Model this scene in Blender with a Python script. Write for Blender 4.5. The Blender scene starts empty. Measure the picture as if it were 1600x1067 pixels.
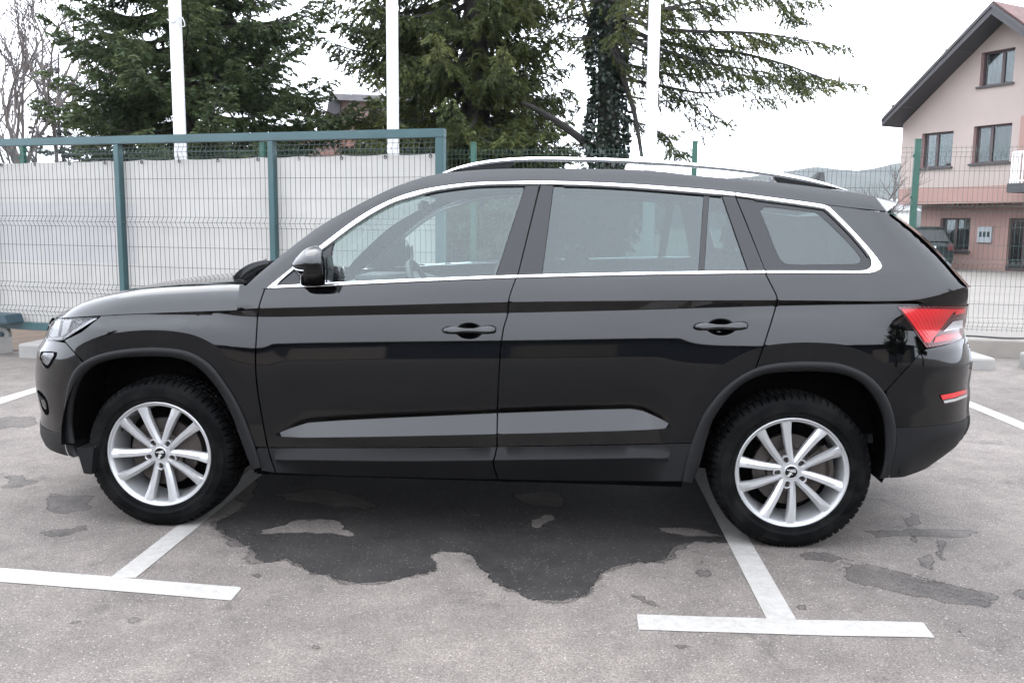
import bpy, bmesh, math, random
import numpy as np
from mathutils import Vector, Matrix
from mathutils.geometry import delaunay_2d_cdt
random.seed(7)
rng = np.random.default_rng(7)
SC = bpy.context.scene
COL = SC.collection

# ------------------------------------------------------------------ camera
FPX, HZ, ROLL, HCAM = 1370.0, 352.0, 0.010, 1.3696
PW, PH = 1600.0, 1067.0
_th = math.atan((PH/2-HZ)/FPX)
CF = np.array([0, math.cos(_th), -math.sin(_th)])
_U = np.array([0, math.sin(_th), math.cos(_th)]); _R = np.array([1.0, 0, 0])
CR = math.cos(ROLL)*_R + math.sin(ROLL)*_U
CU = math.cos(ROLL)*_U - math.sin(ROLL)*_R
CP = np.array([0, 0, HCAM])
cam = bpy.data.cameras.new('camera'); camo = bpy.data.objects.new('camera', cam); COL.objects.link(camo)
cam.sensor_fit = 'HORIZONTAL'; cam.sensor_width = 36; cam.lens = FPX/PW*36
cam.clip_start = 0.05; cam.clip_end = 6000
camo.matrix_world = Matrix(((CR[0], CU[0], -CF[0], CP[0]), (CR[1], CU[1], -CF[1], CP[1]), (CR[2], CU[2], -CF[2], CP[2]), (0, 0, 0, 1)))
SC.camera = camo

# ------------------------------------------------------------------ sky, sun, exposure (bright overcast)
w = bpy.data.worlds.new('World'); SC.world = w; w.use_nodes = True
nt = w.node_tree; nt.nodes.clear(); L = nt.links
out = nt.nodes.new('ShaderNodeOutputWorld'); bg = nt.nodes.new('ShaderNodeBackground')
sky = nt.nodes.new('ShaderNodeTexSky'); sky.sky_type = 'NISHITA'; sky.sun_disc = False
sky.sun_elevation = math.radians(60); sky.sun_rotation = math.radians(-25); sky.dust_density = 4.0
hs = nt.nodes.new('ShaderNodeHueSaturation'); hs.inputs['Saturation'].default_value = 0.35
L.new(sky.outputs[0], hs.inputs['Color'])
tc = nt.nodes.new('ShaderNodeTexCoord'); sx = nt.nodes.new('ShaderNodeSeparateXYZ'); L.new(tc.outputs['Generated'], sx.inputs[0])
mr = nt.nodes.new('ShaderNodeMapRange'); mr.inputs['From Min'].default_value = 0.0; mr.inputs['From Max'].default_value = 1.0
mr.inputs['To Min'].default_value = 18.0; mr.inputs['To Max'].default_value = 30.0
L.new(sx.outputs['Z'], mr.inputs['Value'])
# soft cloud layer: brighter toward the zenith, faint mottling
nz = nt.nodes.new('ShaderNodeTexNoise'); nz.inputs['Scale'].default_value = 2.2; nz.inputs['Detail'].default_value = 4
L.new(tc.outputs['Generated'], nz.inputs['Vector'])
mr2 = nt.nodes.new('ShaderNodeMapRange'); mr2.inputs['From Min'].default_value = 0.3; mr2.inputs['From Max'].default_value = 0.7
mr2.inputs['To Min'].default_value = 0.9; mr2.inputs['To Max'].default_value = 1.1; L.new(nz.outputs[0], mr2.inputs['Value'])
mu = nt.nodes.new('ShaderNodeMath'); mu.operation = 'MULTIPLY'; L.new(mr.outputs[0], mu.inputs[0]); L.new(mr2.outputs[0], mu.inputs[1])
cl = nt.nodes.new('ShaderNodeMix'); cl.data_type = 'RGBA'; cl.blend_type = 'MULTIPLY'; cl.inputs[0].default_value = 1
cl.inputs[6].default_value = (0.90, 0.95, 1.06, 1)
cb = nt.nodes.new('ShaderNodeCombineColor'); [L.new(mu.outputs[0], cb.inputs[i]) for i in range(3)]
L.new(cb.outputs[0], cl.inputs[7])
mix = nt.nodes.new('ShaderNodeMix'); mix.data_type = 'RGBA'; mix.inputs[0].default_value = 0.85
L.new(hs.outputs[0], mix.inputs[6]); L.new(cl.outputs[2], mix.inputs[7])
L.new(mix.outputs[2], bg.inputs[0]); bg.inputs[1].default_value = 0.1; L.new(bg.outputs[0], out.inputs[0])
sun = bpy.data.lights.new('sun', 'SUN'); sun.energy = 0.6; sun.angle = math.radians(50); sun.color = (1.0, 0.97, 0.93)
suno = bpy.data.objects.new('sun', sun); COL.objects.link(suno)
suno.rotation_euler = (math.radians(-30), 0, math.radians(25))
SC.view_settings.view_transform = 'Standard'; SC.view_settings.look = 'None'
SC.view_settings.exposure = 1.35; SC.view_settings.gamma = 1.0; SC.view_settings.use_curve_mapping = False
SC.cycles.max_bounces = 8; SC.cycles.transparent_max_bounces = 24; SC.cycles.glossy_bounces = 4; SC.cycles.diffuse_bounces = 3
SC.cycles.use_denoising = True

# ------------------------------------------------------------------ pixel rays (layout measured on the photograph)
def rays(uv):
    uv = np.atleast_2d(np.asarray(uv, float))
    return np.outer((uv[:, 0]-PW/2)/FPX, CR) + CF + np.outer((PH/2-uv[:, 1])/FPX, CU)
def onz(u, v, z=0.0):
    d = rays([(u, v)])[0]; t = (z-HCAM)/d[2]; return CP + t*d
def aty(u, v, y):
    d = rays([(u, v)])[0]; return CP + d*(y/d[1])
def hz_at(u): return HZ + (u-800)*math.tan(ROLL)

# ------------------------------------------------------------------ materials
MATS = {}
def newmat(name):
    m = bpy.data.materials.new(name); m.use_nodes = True; MATS[name] = m
    return m, m.node_tree, m.node_tree.nodes['Principled BSDF']
def pset(b, **k):
    names = dict(col='Base Color', rough='Roughness', metal='Metallic', spec='Specular IOR Level', coat='Coat Weight', crough='Coat Roughness',
                 ior='IOR', trans='Transmission Weight', sheen='Sheen Weight', alpha='Alpha')
    for a, v in k.items():
        if a == 'col' and len(v) == 3: v = (*v, 1)
        b.inputs[names[a]].default_value = v
def noise(nt, scale, detail=3, rough=.55, vec=None, dist=0):
    n = nt.nodes.new('ShaderNodeTexNoise'); n.inputs['Scale'].default_value = scale; n.inputs['Detail'].default_value = detail
    n.inputs['Roughness'].default_value = rough; n.inputs['Distortion'].default_value = dist
    if vec is not None: nt.links.new(vec, n.inputs['Vector'])
    return n
def ramp(nt, inp, stops):
    r = nt.nodes.new('ShaderNodeValToRGB'); nt.links.new(inp, r.inputs[0]); e = r.color_ramp.elements
    while len(e) < len(stops): e.new(0.5)
    for el, (p, c) in zip(e, stops):
        el.position = p; el.color = (*c, 1) if len(c) == 3 else c
    return r
def bump(nt, b, h, strength=.3, dist=.01, prev=None):
    n = nt.nodes.new('ShaderNodeBump'); n.inputs['Strength'].default_value = strength; n.inputs['Distance'].default_value = dist
    nt.links.new(h, n.inputs['Height'])
    if prev is not None: nt.links.new(prev.outputs[0], n.inputs['Normal'])
    nt.links.new(n.outputs[0], b.inputs['Normal']); return n
def objco(nt):
    return nt.nodes.new('ShaderNodeTexCoord').outputs['Object']
def mat(name, col, rough=.5, metal=0, spec=.5, coat=0, var=.08, vscale=6, bscale=0, bstr=.2, bdist=.003, obj_random=0, crough=.03):
    """plain material with a procedural tone variation and optional fine relief"""
    m, nt, b = newmat(name); pset(b, rough=rough, metal=metal, spec=spec, coat=coat, crough=crough)
    co = objco(nt); n = noise(nt, vscale, 4, .6, co)
    c0 = tuple(max(0, c*(1-var)) for c in col); c1 = tuple(min(1, c*(1+var)) for c in col)
    r = ramp(nt, n.outputs[0], [(.3, c0), (.7, c1)])
    src = r.outputs[0]
    if obj_random:
        oi = nt.nodes.new('ShaderNodeObjectInfo'); hv = nt.nodes.new('ShaderNodeHueSaturation')
        mp = nt.nodes.new('ShaderNodeMapRange'); mp.inputs['To Min'].default_value = 1-obj_random; mp.inputs['To Max'].default_value = 1+obj_random
        nt.links.new(oi.outputs['Random'], mp.inputs['Value']); nt.links.new(mp.outputs[0], hv.inputs['Value']); nt.links.new(src, hv.inputs['Color']); src = hv.outputs[0]
    nt.links.new(src, b.inputs['Base Color'])
    if bscale:
        nb = noise(nt, bscale, 3, .6, co); bump(nt, b, nb.outputs[0], bstr, bdist)
    return m

# car paint: black base, clear coat, faint dust and rain spots
def make_paint():
    m, nt, b = newmat('black_paint'); pset(b, rough=.3, spec=.0, coat=1.0, crough=.012, ior=1.5)
    co = objco(nt)
    n = noise(nt, 3.0, 5, .6, co); n2 = noise(nt, 60, 3, .7, co)
    r = ramp(nt, n.outputs[0], [(.35, (.0005, .0005, .0006)), (.75, (.0012, .0012, .0012))])
    vo = nt.nodes.new('ShaderNodeTexVoronoi'); vo.inputs['Scale'].default_value = 55; vo.inputs['Randomness'].default_value = 1; nt.links.new(co, vo.inputs['Vector'])
    big = noise(nt, 2.3, 2, .5, co)
    # sparse drops: only where the voronoi cell colour passes a threshold
    sc = nt.nodes.new('ShaderNodeSeparateColor'); nt.links.new(vo.outputs['Color'], sc.inputs[0])
    ad = nt.nodes.new('ShaderNodeMath'); ad.operation = 'ADD'; nt.links.new(sc.outputs[0], ad.inputs[0]); nt.links.new(big.outputs[0], ad.inputs[1])
    gt = nt.nodes.new('ShaderNodeMath'); gt.operation = 'GREATER_THAN'; gt.inputs[1].default_value = 1.47; nt.links.new(ad.outputs[0], gt.inputs[0])
    lt = nt.nodes.new('ShaderNodeMath'); lt.operation = 'LESS_THAN'; lt.inputs[1].default_value = .20; nt.links.new(vo.outputs['Distance'], lt.inputs[0])
    drop = nt.nodes.new('ShaderNodeMath'); drop.operation = 'MULTIPLY'; nt.links.new(gt.outputs[0], drop.inputs[0]); nt.links.new(lt.outputs[0], drop.inputs[1])
    nt.links.new(r.outputs[0], b.inputs['Base Color'])
    cr = nt.nodes.new('ShaderNodeMapRange'); cr.inputs['To Min'].default_value = .01; cr.inputs['To Max'].default_value = .05
    nt.links.new(n2.outputs[0], cr.inputs['Value']); nt.links.new(cr.outputs[0], b.inputs['Coat Roughness'])
    bn = nt.nodes.new('ShaderNodeBump'); bn.inputs['Strength'].default_value = .7; bn.inputs['Distance'].default_value = .002
    nt.links.new(drop.outputs[0], bn.inputs['Height'])
    nt.links.new(bn.outputs[0], b.inputs['Coat Normal']); nt.links.new(bn.outputs[0], b.inputs['Normal'])
    return m
PAINT = make_paint()
PLASTIC = mat('matte_plastic', (.006, .006, .0062), .5, spec=.15, var=.12, vscale=8, bscale=500, bstr=.25, bdist=.0006)
GLOSSBLK = mat('gloss_black_trim', (.004, .004, .004), .2, spec=.28, var=.1, coat=.12)
RUBBER = mat('rubber_seal', (.012, .012, .012), .6, var=.2)
def make_tyre():
    m, nt, b = newmat('tyre_rubber'); pset(b, rough=.6, spec=.03)
    co = objco(nt); n = noise(nt, 9, 5, .65, co, .4)
    r = ramp(nt, n.outputs[0], [(.42, (.0028, .0028, .003)), (.5, (.0045, .0045, .0045)), (.62, (.008, .0078, .0075))])
    nt.links.new(r.outputs[0], b.inputs['Base Color'])
    rr = ramp(nt, n.outputs[0], [(.42, (.38,)*3), (.55, (.7,)*3)]); nt.links.new(rr.outputs[0], b.inputs['Roughness'])
    n2 = noise(nt, 120, 2, .5, co); bump(nt, b, n2.outputs[0], .3, .002); return m
TYRE = make_tyre()
CHROME = mat('satin_chrome', (.86, .87, .88), .16, 1.0, var=.02)
ALLOY = mat('silver_alloy', (.40, .40, .40), .34, .6, spec=.6, coat=.3, var=.04, vscale=14, crough=.1)
ALLOYD = mat('alloy_side', (.30, .31, .325), .42, .55, var=.1)
DISC = mat('brake_iron', (.05, .042, .038), .42, .7, var=.3, vscale=12)
DARK = mat('underbody_black', (.003, .003, .003), .8, spec=.0, var=.2)
LINER = mat('wheel_liner', (.003, .003, .003), .85, spec=.0, var=.25, vscale=20)
SEAT = mat('seat_fabric', (.028, .029, .030), .85, var=.12, bscale=300)
DASH = mat('dashboard_vinyl', (.028, .028, .029), .6, var=.1, bscale=300)
LINING = mat('roof_lining', (.14, .14, .135), .9, var=.05)
SILVER = mat('silver_paint_badge', (.7, .7, .7), .3, .8, var=.03)
def make_glass(name, tint, gl=.0, ior=1.52, gc=(.90, .98, .97)):
    m = bpy.data.materials.new(name); m.use_nodes = True; nt = m.node_tree; nt.nodes.clear(); MATS[name] = m
    o = nt.nodes.new('ShaderNodeOutputMaterial'); tr = nt.nodes.new('ShaderNodeBsdfTransparent'); tr.inputs[0].default_value = (*tint, 1)
    g = nt.nodes.new('ShaderNodeBsdfGlossy'); g.inputs['Roughness'].default_value = .012; g.inputs[0].default_value = (*gc, 1)
    fr = nt.nodes.new('ShaderNodeFresnel'); fr.inputs[0].default_value = ior
    ma = nt.nodes.new('ShaderNodeMath'); ma.operation = 'MULTIPLY_ADD'; ma.inputs[1].default_value = 1.25; ma.inputs[2].default_value = gl; ma.use_clamp = True
    nt.links.new(fr.outputs[0], ma.inputs[0]); mx = nt.nodes.new('ShaderNodeMixShader'); nt.links.new(ma.outputs[0], mx.inputs[0])
    # faint film of dust, as a diffuse share
    co = objco(nt); n = noise(nt, 4, 5, .6, co); df = nt.nodes.new('ShaderNodeBsdfDiffuse'); df.inputs[0].default_value = (.3, .31, .32, 1)
    mp = nt.nodes.new('ShaderNodeMapRange'); mp.inputs['To Min'].default_value = .0; mp.inputs['To Max'].default_value = .03; nt.links.new(n.outputs[0], mp.inputs['Value'])
    m2 = nt.nodes.new('ShaderNodeMixShader'); nt.links.new(mp.outputs[0], m2.inputs[0]); nt.links.new(tr.outputs[0], m2.inputs[1]); nt.links.new(df.outputs[0], m2.inputs[2])
    nt.links.new(m2.outputs[0], mx.inputs[1]); nt.links.new(g.outputs[0], mx.inputs[2]); nt.links.new(mx.outputs[0], o.inputs[0]); return m
GLASSF = make_glass('clear_glass', (.66, .75, .73), .0)
GLASSR = make_glass('tinted_glass', (.24, .34, .325), .0)
LENS = make_glass('lamp_lens', (.90, .90, .90), .0, gc=(.95, .95, .95))
def make_red(name, col, em=0):
    m, nt, b = newmat(name); pset(b, rough=.18, spec=.6, coat=.5, crough=.05)
    co = objco(nt); wv = nt.nodes.new('ShaderNodeTexWave'); wv.inputs['Scale'].default_value = 28; wv.inputs['Distortion'].default_value = .6; nt.links.new(co, wv.inputs['Vector'])
    wv.bands_direction = 'DIAGONAL'
    r = ramp(nt, wv.outputs[0], [(.0, tuple(c*.7 for c in col)), (1, col)]); nt.links.new(r.outputs[0], b.inputs['Base Color'])
    bump(nt, b, wv.outputs[0], .25, .002); return m
RED = make_red('red_lens', (.42, .010, .012)); REDD = make_red('dark_red_lens', (.07, .004, .006)); 
WHITELENS = mat('white_lens', (.36, .36, .37), .2, spec=.6, coat=1, var=.06, vscale=40)

# ------------------------------------------------------------------ object helpers
def tag(o, label=None, cat=None, group=None, kind=None):
    if label: o['label'] = label
    if cat: o['category'] = cat
    if group: o['group'] = group
    if kind: o['kind'] = kind
    return o
def empty(name, loc=(0, 0, 0), rz=0, parent=None):
    o = bpy.data.objects.new(name, None); COL.objects.link(o); o.location = loc; o.rotation_euler = (0, 0, rz)
    o.empty_display_size = .1
    if parent: o.parent = parent
    return o
def link(name, me, parent=None, kind=None):
    o = bpy.data.objects.new(name, me); COL.objects.link(o)
    if parent: o.parent = parent
    if kind: o['kind'] = kind
    return o
class MB:
    """collects faces and links them as one mesh object"""
    def __init__(s): s.v = []; s.f = []; s.m = []; s.mats = []
    def mi(s, m):
        if m not in s.mats: s.mats.append(m)
        return s.mats.index(m)
    def add(s, vs, fs, m=None):
        o = len(s.v); s.v.extend(tuple(map(float, v)) for v in vs); k = s.mi(m) if m else 0
        for f in fs: s.f.append(tuple(i+o for i in f)); s.m.append(k)
    def box(s, lo, hi, m=None, M=None):
        x0, y0, z0 = lo; x1, y1, z1 = hi
        vs = [(x0, y0, z0), (x1, y0, z0), (x1, y1, z0), (x0, y1, z0), (x0, y0, z1), (x1, y0, z1), (x1, y1, z1), (x0, y1, z1)]
        if M is not None: vs = [tuple(M @ Vector(v)) for v in vs]
        s.add(vs, [(0, 3, 2, 1), (4, 5, 6, 7), (0, 1, 5, 4), (1, 2, 6, 5), (2, 3, 7, 6), (3, 0, 4, 7)], m)
    def tube(s, pts, r, n=8, m=None, caps=True, r1=None):
        pts = [Vector(p) for p in pts]; N = len(pts)
        rs = r if hasattr(r, '__len__') else [r + ((r1 if r1 is not None else r)-r)*i/max(1, N-1) for i in range(N)]
        up = Vector((0, 0, 1)); rings = []; a = None
        for i, p in enumerate(pts):
            t = (pts[min(i+1, N-1)]-pts[max(i-1, 0)])
            t = t.normalized() if t.length > 1e-9 else Vector((0, 0, 1))
            if a is None: a = t.orthogonal().normalized()
            a = (a - t*a.dot(t)); a = a.normalized() if a.length > 1e-6 else t.orthogonal().normalized()
            b = t.cross(a)
            rings.append([p + (a*math.cos(2*math.pi*k/n)+b*math.sin(2*math.pi*k/n))*rs[i] for k in range(n)])
        vs = [q for r_ in rings for q in r_]; fs = []
        for i in range(N-1):
            for k in range(n):
                fs.append((i*n+k, i*n+(k+1) % n, (i+1)*n+(k+1) % n, (i+1)*n+k))
        if caps: fs.append(tuple(range(n-1, -1, -1))); fs.append(tuple((N-1)*n+k for k in range(n)))
        s.add(vs, fs, m)
    def grid(s, P, m=None, closed=False, flip=False):
        P = np.asarray(P); a, b = P.shape[:2]; fs = []
        for i in range(a-1):
            for j in range(b-1 if not closed else b):
                q = (i*b+j, i*b+(j+1) % b, (i+1)*b+(j+1) % b, (i+1)*b+j); fs.append(q[::-1] if flip else q)
        s.add(P.reshape(-1, 3), fs, m)
    def build(s, name, m=None, parent=None, smooth=False, bevel=0, kind=None, angle=None):
        me = bpy.data.meshes.new(name); me.from_pydata(s.v, [], s.f)
        for mm in (s.mats or ([m] if m else [])): me.materials.append(mm)
        if s.mats: me.polygons.foreach_set('material_index', s.m)
        if smooth: me.polygons.foreach_set('use_smooth', [True]*len(me.polygons))
        if angle is not None: me.set_sharp_from_angle(angle=math.radians(angle))
        me.update(); o = link(name, me, parent, kind)
        if bevel:
            bm = bmesh.new(); bm.from_mesh(me); bmesh.ops.remove_doubles(bm, verts=bm.verts, dist=1e-5)
            es = [e for e in bm.edges if len(e.link_faces) == 2 and e.calc_face_angle(0) > .5]
            bmesh.ops.bevel(bm, geom=es, offset=bevel, segments=2, affect='EDGES', clamp_overlap=True); bm.to_mesh(me); bm.free()
        return o
def copy_tree(o, parent=None):
    c = o.copy(); COL.objects.link(c)
    if parent: c.parent = parent
    for ch in o.children: copy_tree(ch, c)
    return c
def smooth(pts, n=6):
    """Catmull-Rom through the points"""
    P = np.asarray(pts, float)
    if len(P) < 3: return P
    Q = np.vstack([2*P[0]-P[1], P, 2*P[-1]-P[-2]]); o = []
    for i in range(1, len(Q)-2):
        for k in range(n):
            t = k/n; o.append(.5*((2*Q[i])+(-Q[i-1]+Q[i+1])*t+(2*Q[i-1]-5*Q[i]+4*Q[i+1]-Q[i+2])*t*t+(-Q[i-1]+3*Q[i]-3*Q[i+1]+Q[i+2])*t**3))
    o.append(P[-1]); return np.array(o)
def resamp(pts, n):
    P = np.asarray(pts, float); d = np.r_[0, np.cumsum(np.linalg.norm(np.diff(P, axis=0), axis=1))]
    t = np.linspace(0, d[-1], n); return np.stack([np.interp(t, d, P[:, i]) for i in range(P.shape[1])], 1)
# ================================================================== THE CAR
ZC, WB = .333, 2.791                    # wheel centre height, wheelbase
WA = onz(248, 710, ZC); WBp = onz(1237.5, 739, ZC)
_ux = (WBp-WA)/np.linalg.norm(WBp-WA); YAW = math.atan2(_ux[1], _ux[0])
UX = np.array([_ux[0], _ux[1], 0]); VY = np.array([-_ux[1], _ux[0], 0])
CARO = np.array([WA[0], WA[1], 0]) + VY*.885
def w2l(P):
    q = np.atleast_2d(P)-CARO; return np.stack([q@UX, q@VY, q[:, 2]], 1)
CL = w2l(CP)[0]
def lray(uv):
    d = rays(uv); return np.stack([d@UX, d@VY, d[:, 2]], 1)
def PP(uv, wv):
    """pixel -> car coordinates on the lateral plane Y=-wv (near side)"""
    d = lray(uv); wv = np.broadcast_to(wv, len(d)); t = (-wv-CL[1])/d[:, 1]; return CL + d*t[:, None]
def l2p(P):
    P = np.atleast_2d(P); W = CARO + np.outer(P[:, 0], UX)+np.outer(P[:, 1], VY)+np.outer(P[:, 2], [0, 0, 1]) - CP
    y = W@CF; return np.stack([PW/2+FPX*(W@CR)/y, PH/2-FPX*(W@CU)/y], 1)

# character lines of the body side (pixel polylines -> height over X)
def row(pts, wv=.925):
    P = PP(smooth(pts, 4), wv); return P[:, 0], P[:, 2]
R_K2 = row([(60, 716), (430, 716), (620, 717.5), (775, 716), (1000, 713), (1070, 712), (1515, 690)])
R_K1 = row([(60, 698), (430, 698), (620, 698.5), (775, 697), (1080, 691.5), (1515, 668)])
_w2 = [(60, 684), (423, 682), (480, 682.5), (620, 680.5), (778, 677), (920, 673.5), (1058, 668), (1515, 640)]
_w1 = [(60, 681), (423, 679), (432, 676), (455, 668), (480, 660.5), (540, 656.5), (620, 652.5), (778, 645.5), (930, 640), (985, 638.8), (1004, 641.8), (1030, 652.5), (1058, 665.5), (1515, 637)]
R_W2 = row(_w2); P_ = PP(_w1, .925); R_W1 = (P_[:, 0], P_[:, 2])
R_C2 = row([(60, 497), (154, 493.6), (300, 489), (340, 490), (404, 495.5), (600, 492), (795, 489), (1000, 484.5), (1210, 478.5), (1400, 475.5), (1460, 477), (1515, 478)])
R_C1 = row([(60, 496), (154, 492.5), (300, 487), (404, 482.5), (600, 477.5), (795, 472.5), (1000, 470.5), (1210, 470), (1400, 471.5), (1460, 465), (1515, 449.5)])
R_S = row([(200, 466), (415, 450.5), (510, 447), (660, 440), (806, 434.5), (1000, 430), (1197, 427.5), (1375, 426.5), (1520, 425)], .893)
_T = [(416, 451), (456, 419), (502, 383), (560, 340), (610, 313), (660, 297), (761, 285), (845, 283.6), (1000, 289), (1148, 301), (1276, 318), (1386, 332)]
_Rr = [(385, 446), (414, 420), (490, 360), (552, 324), (606, 297), (640, 284), (685, 272), (761, 265), (842, 263.6), (1000, 266), (1100, 276), (1220, 286), (1326, 300), (1368, 308), (1400, 314)]
def gh_w(z, zs): return .893 - .40*(z-zs)
_P = PP(_Rr, .66); _Tp = PP(_T, .72)
R_R = (_P[:, 0], _P[:, 2]); R_T = (_Tp[:, 0], _Tp[:, 2])
def at(r, X): return np.interp(X, r[0], r[1])

# wheel arches: outline of the plastic trim (outer, inner), in pixels
ARCH_F_OUT = [(122, 715), (108, 712), (101, 690), (98.8, 664), (101, 633), (106, 602), (116, 579), (131, 565), (153.4, 554.4), (184, 547), (225.6, 543), (267, 544), (300, 551), (330, 570), (350, 596), (372, 631), (390, 673), (403, 712), (409, 735)]
ARCH_F_IN = [(126, 712), (119, 694), (115, 672), (114, 655), (116, 628.7), (122.5, 604), (133, 585), (149, 571), (172, 562.5), (205, 558), (246, 557), (277, 560), (307, 572), (338, 605), (361, 646), (378, 692), (394, 734)]
ARCH_R_OUT = [(1065.5, 752), (1072, 720), (1081, 690), (1091, 664), (1104, 639), (1136, 602), (1180, 575), (1231, 565.5), (1295, 565.5), (1327, 572), (1359, 588), (1384, 616.5), (1397, 651.5), (1400.5, 683), (1397, 715), (1389, 746)]
ARCH_R_IN = [(1082, 754), (1092.6, 727), (1100.5, 699), (1107, 675), (1116.5, 651.5), (1145, 613), (1177, 591), (1218.5, 581.5), (1295, 581.5), (1336.5, 592.6), (1362, 616.5), (1378, 648), (1382.6, 683.5), (1381, 721), (1374, 748)]
def arch_polar(pts, xc, zc=.36):
    P = PP(smooth(pts, 4), .94); th = np.arctan2(P[:, 2]-zc, P[:, 0]-xc); r = np.hypot(P[:, 2]-zc, P[:, 0]-xc)
    th = np.where(th < -math.pi/2, th+2*math.pi, th); o = np.argsort(th); return th[o], r[o]
AP = [(0.0, arch_polar(ARCH_F_OUT, 0.0)), (WB, arch_polar(ARCH_R_OUT, WB))]
RING = [.075, .075]; RB = [.20, .20]

# silhouettes of nose and tail give the body length at each height
def prz(z):
    t = np.clip((np.asarray(z)-.95)/.22, 0, 1); return PR+4.5*t*t*(3-2*t)
def endcurve(px, wsil, xa, p, Wf, sgn):
    P = PP(px, wsil); p = prz(P[:, 2]) if sgn > 0 else p; Wf = np.minimum(Wf, .935-.40*np.maximum(0, P[:, 2]-1.10)) if sgn > 0 else Wf; s = (1-(wsil/Wf)**p)**(1/p); X = xa + (P[:, 0]-xa)/s; return P[:, 2], X
XA_F, PF, XA_R, PR = -.12, 2.5, 2.95, 3.2
_zf, _xf = endcurve([(108, 716), (87, 708), (73, 692.6), (63, 674), (62.5, 655), (64, 640), (60, 625), (57, 612), (55, 592), (55.5, 567), (58, 544), (66, 533), (70, 525), (76, 506), (85, 494), (90, 486), (104, 473), (131, 461)], .60, XA_F, PF, .92, -1)
o_ = np.argsort(_zf); ZF, XF = _zf[o_], _xf[o_]
_zr, _xr = endcurve([(1389, 748), (1459.6, 727), (1484, 711.5), (1503, 695), (1512, 672), (1515, 659.6), (1513, 640), (1515, 616), (1514, 602), (1519, 567), (1514, 540), (1509, 520), (1515, 492), (1513, 478), (1515, 449), (1494, 427), (1474, 404), (1436, 366), (1400, 331), (1396, 322), (1394, 300)], .66, XA_R, PR, .93, 1)
o_ = np.argsort(_zr); ZR, XR = _zr[o_], _xr[o_]
DENTS = []      # (x, z, rx, rz, depth) door handle bowls
def F(X, Z, ends=True):
    """half width of the body at length X and height Z"""
    X = np.asarray(X, float); Z = np.asarray(Z, float)
    zk2, zk1, zw2, zw1 = at(R_K2, X), at(R_K1, X), at(R_W2, X), at(R_W1, X)
    zc2, zc1, zs = at(R_C2, X), at(R_C1, X), at(R_S, X)
    g = np.clip((zw1-zw2-.007)/.06, 0, 1)
    zs = np.maximum(zs, zc1+.03)
    zw0 = zw1+.035; zb = zk2-.13
    xin = np.clip((X-.36)/.25, 0, 1)*np.clip((2.46-X)/.22, 0, 1)     # where the sill cladding has its shelf
    wb = .888; wk2 = .935+.022*xin; wk1 = .937; ww2 = .938+.004*g; ww1 = .9375-.024*g; ww0 = .9365
    wc2, wc1, wsb = .908, .924, .893
    def seg(z, z0, w0, z1, w1): return w0+(w1-w0)*np.clip((z-z0)/(z1-z0), 0, 1)
    r = seg(Z, zb, wb, zk2, wk2)
    r = np.where(Z > zk2, seg(Z, zk2, wk2, zk1, wk1), r)
    r = np.where(Z > zk1, seg(Z, zk1, wk1, zw2, ww2), r)
    r = np.where(Z > zw2, seg(Z, zw2, ww2, zw1, ww1), r)
    t = np.clip((Z-zw1)/.035, 0, 1); r = np.where(Z > zw1, ww1+(ww0-ww1)*(1-(1-t)**2), r)
    h = zc2-zw0; t = np.clip((Z-zw0)/h, 0, 1); s0, s1 = .03, -.235
    hm = (2*t**3-3*t**2+1)*ww0+(t**3-2*t**2+t)*h*s0+(-2*t**3+3*t**2)*wc2+(t**3-t**2)*h*s1
    r = np.where(Z > zw0, hm, r)
    wcc = wc2+(wc1-wc2)*np.clip((zc1-zc2-.002)/.010, 0, 1)
    r = np.where(Z > zc2, seg(Z, zc2, wc2, zc1, wcc), r)
    t = np.clip((Z-zc1)/(zs-zc1), 0, 1); r = np.where(Z > zc1, wcc+(wsb-wcc)*(.75*t+.25*t*t), r)
    zt, zr = at(R_T, X), at(R_R, X)
    up = wsb - .40*(Z-zs); e = np.clip((Z-(zt+.01))/.10, 0, 2); up = up - .035*e*e
    r = np.where(Z > zs, up, r)
    for (x0, (th, rr)), D, B in zip(AP, RING, RB):
        dx, dz = X-x0, Z-.36; a = np.arctan2(dz, dx); a = np.where(a < -math.pi/2, a+2*math.pi, a)
        d = np.hypot(dx, dz)-np.interp(a, th, rr); Dd = D
        wf = .9455+.02*np.clip(d, -.1, .1)*0
        q = np.clip((d-Dd)/B, 0, 1); lift = (wf-r)*(1-q)**2
        fd_ = np.clip((zc2-Z)/.06, 0, 1); fd_ = fd_*fd_*(3-2*fd_); r = np.where((d < Dd+B) & (Z < zc2), np.where(d < Dd, r+(wf-r)*fd_, r+np.maximum(lift, 0)*fd_), r)
    for x0, z0, rx, rz, dp in DENTS:
        q = ((X-x0)/rx)**2+((Z-z0)/rz)**2; r = r - dp*np.clip(1-q, 0, 1)**1.2
    r = r - .010*((X-1.4)/1.4)**2*(np.abs(X-1.4) < 2.2)
    if ends:
        xf = np.interp(Z, ZF, XF); xr = np.interp(Z, ZR, XR)
        s = np.clip((XA_F-X)/(XA_F-xf), 0, .99999); r = r*(1-s**PF)**(1/PF)
        s = np.clip((X-XA_R)/(xr-XA_R), 0, .99999); pz = prz(Z); r = r*(1-s**pz)**(1/pz)
    return r
def Nrm(X, Z, e=.0015):
    fx = (F(X+e, Z)-F(X-e, Z))/(2*e); fz = (F(X, Z+e)-F(X, Z-e))/(2*e)
    n = np.stack([-fx, -np.ones_like(fx), -fz], 1); return n/np.linalg.norm(n, axis=1)[:, None]
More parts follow.
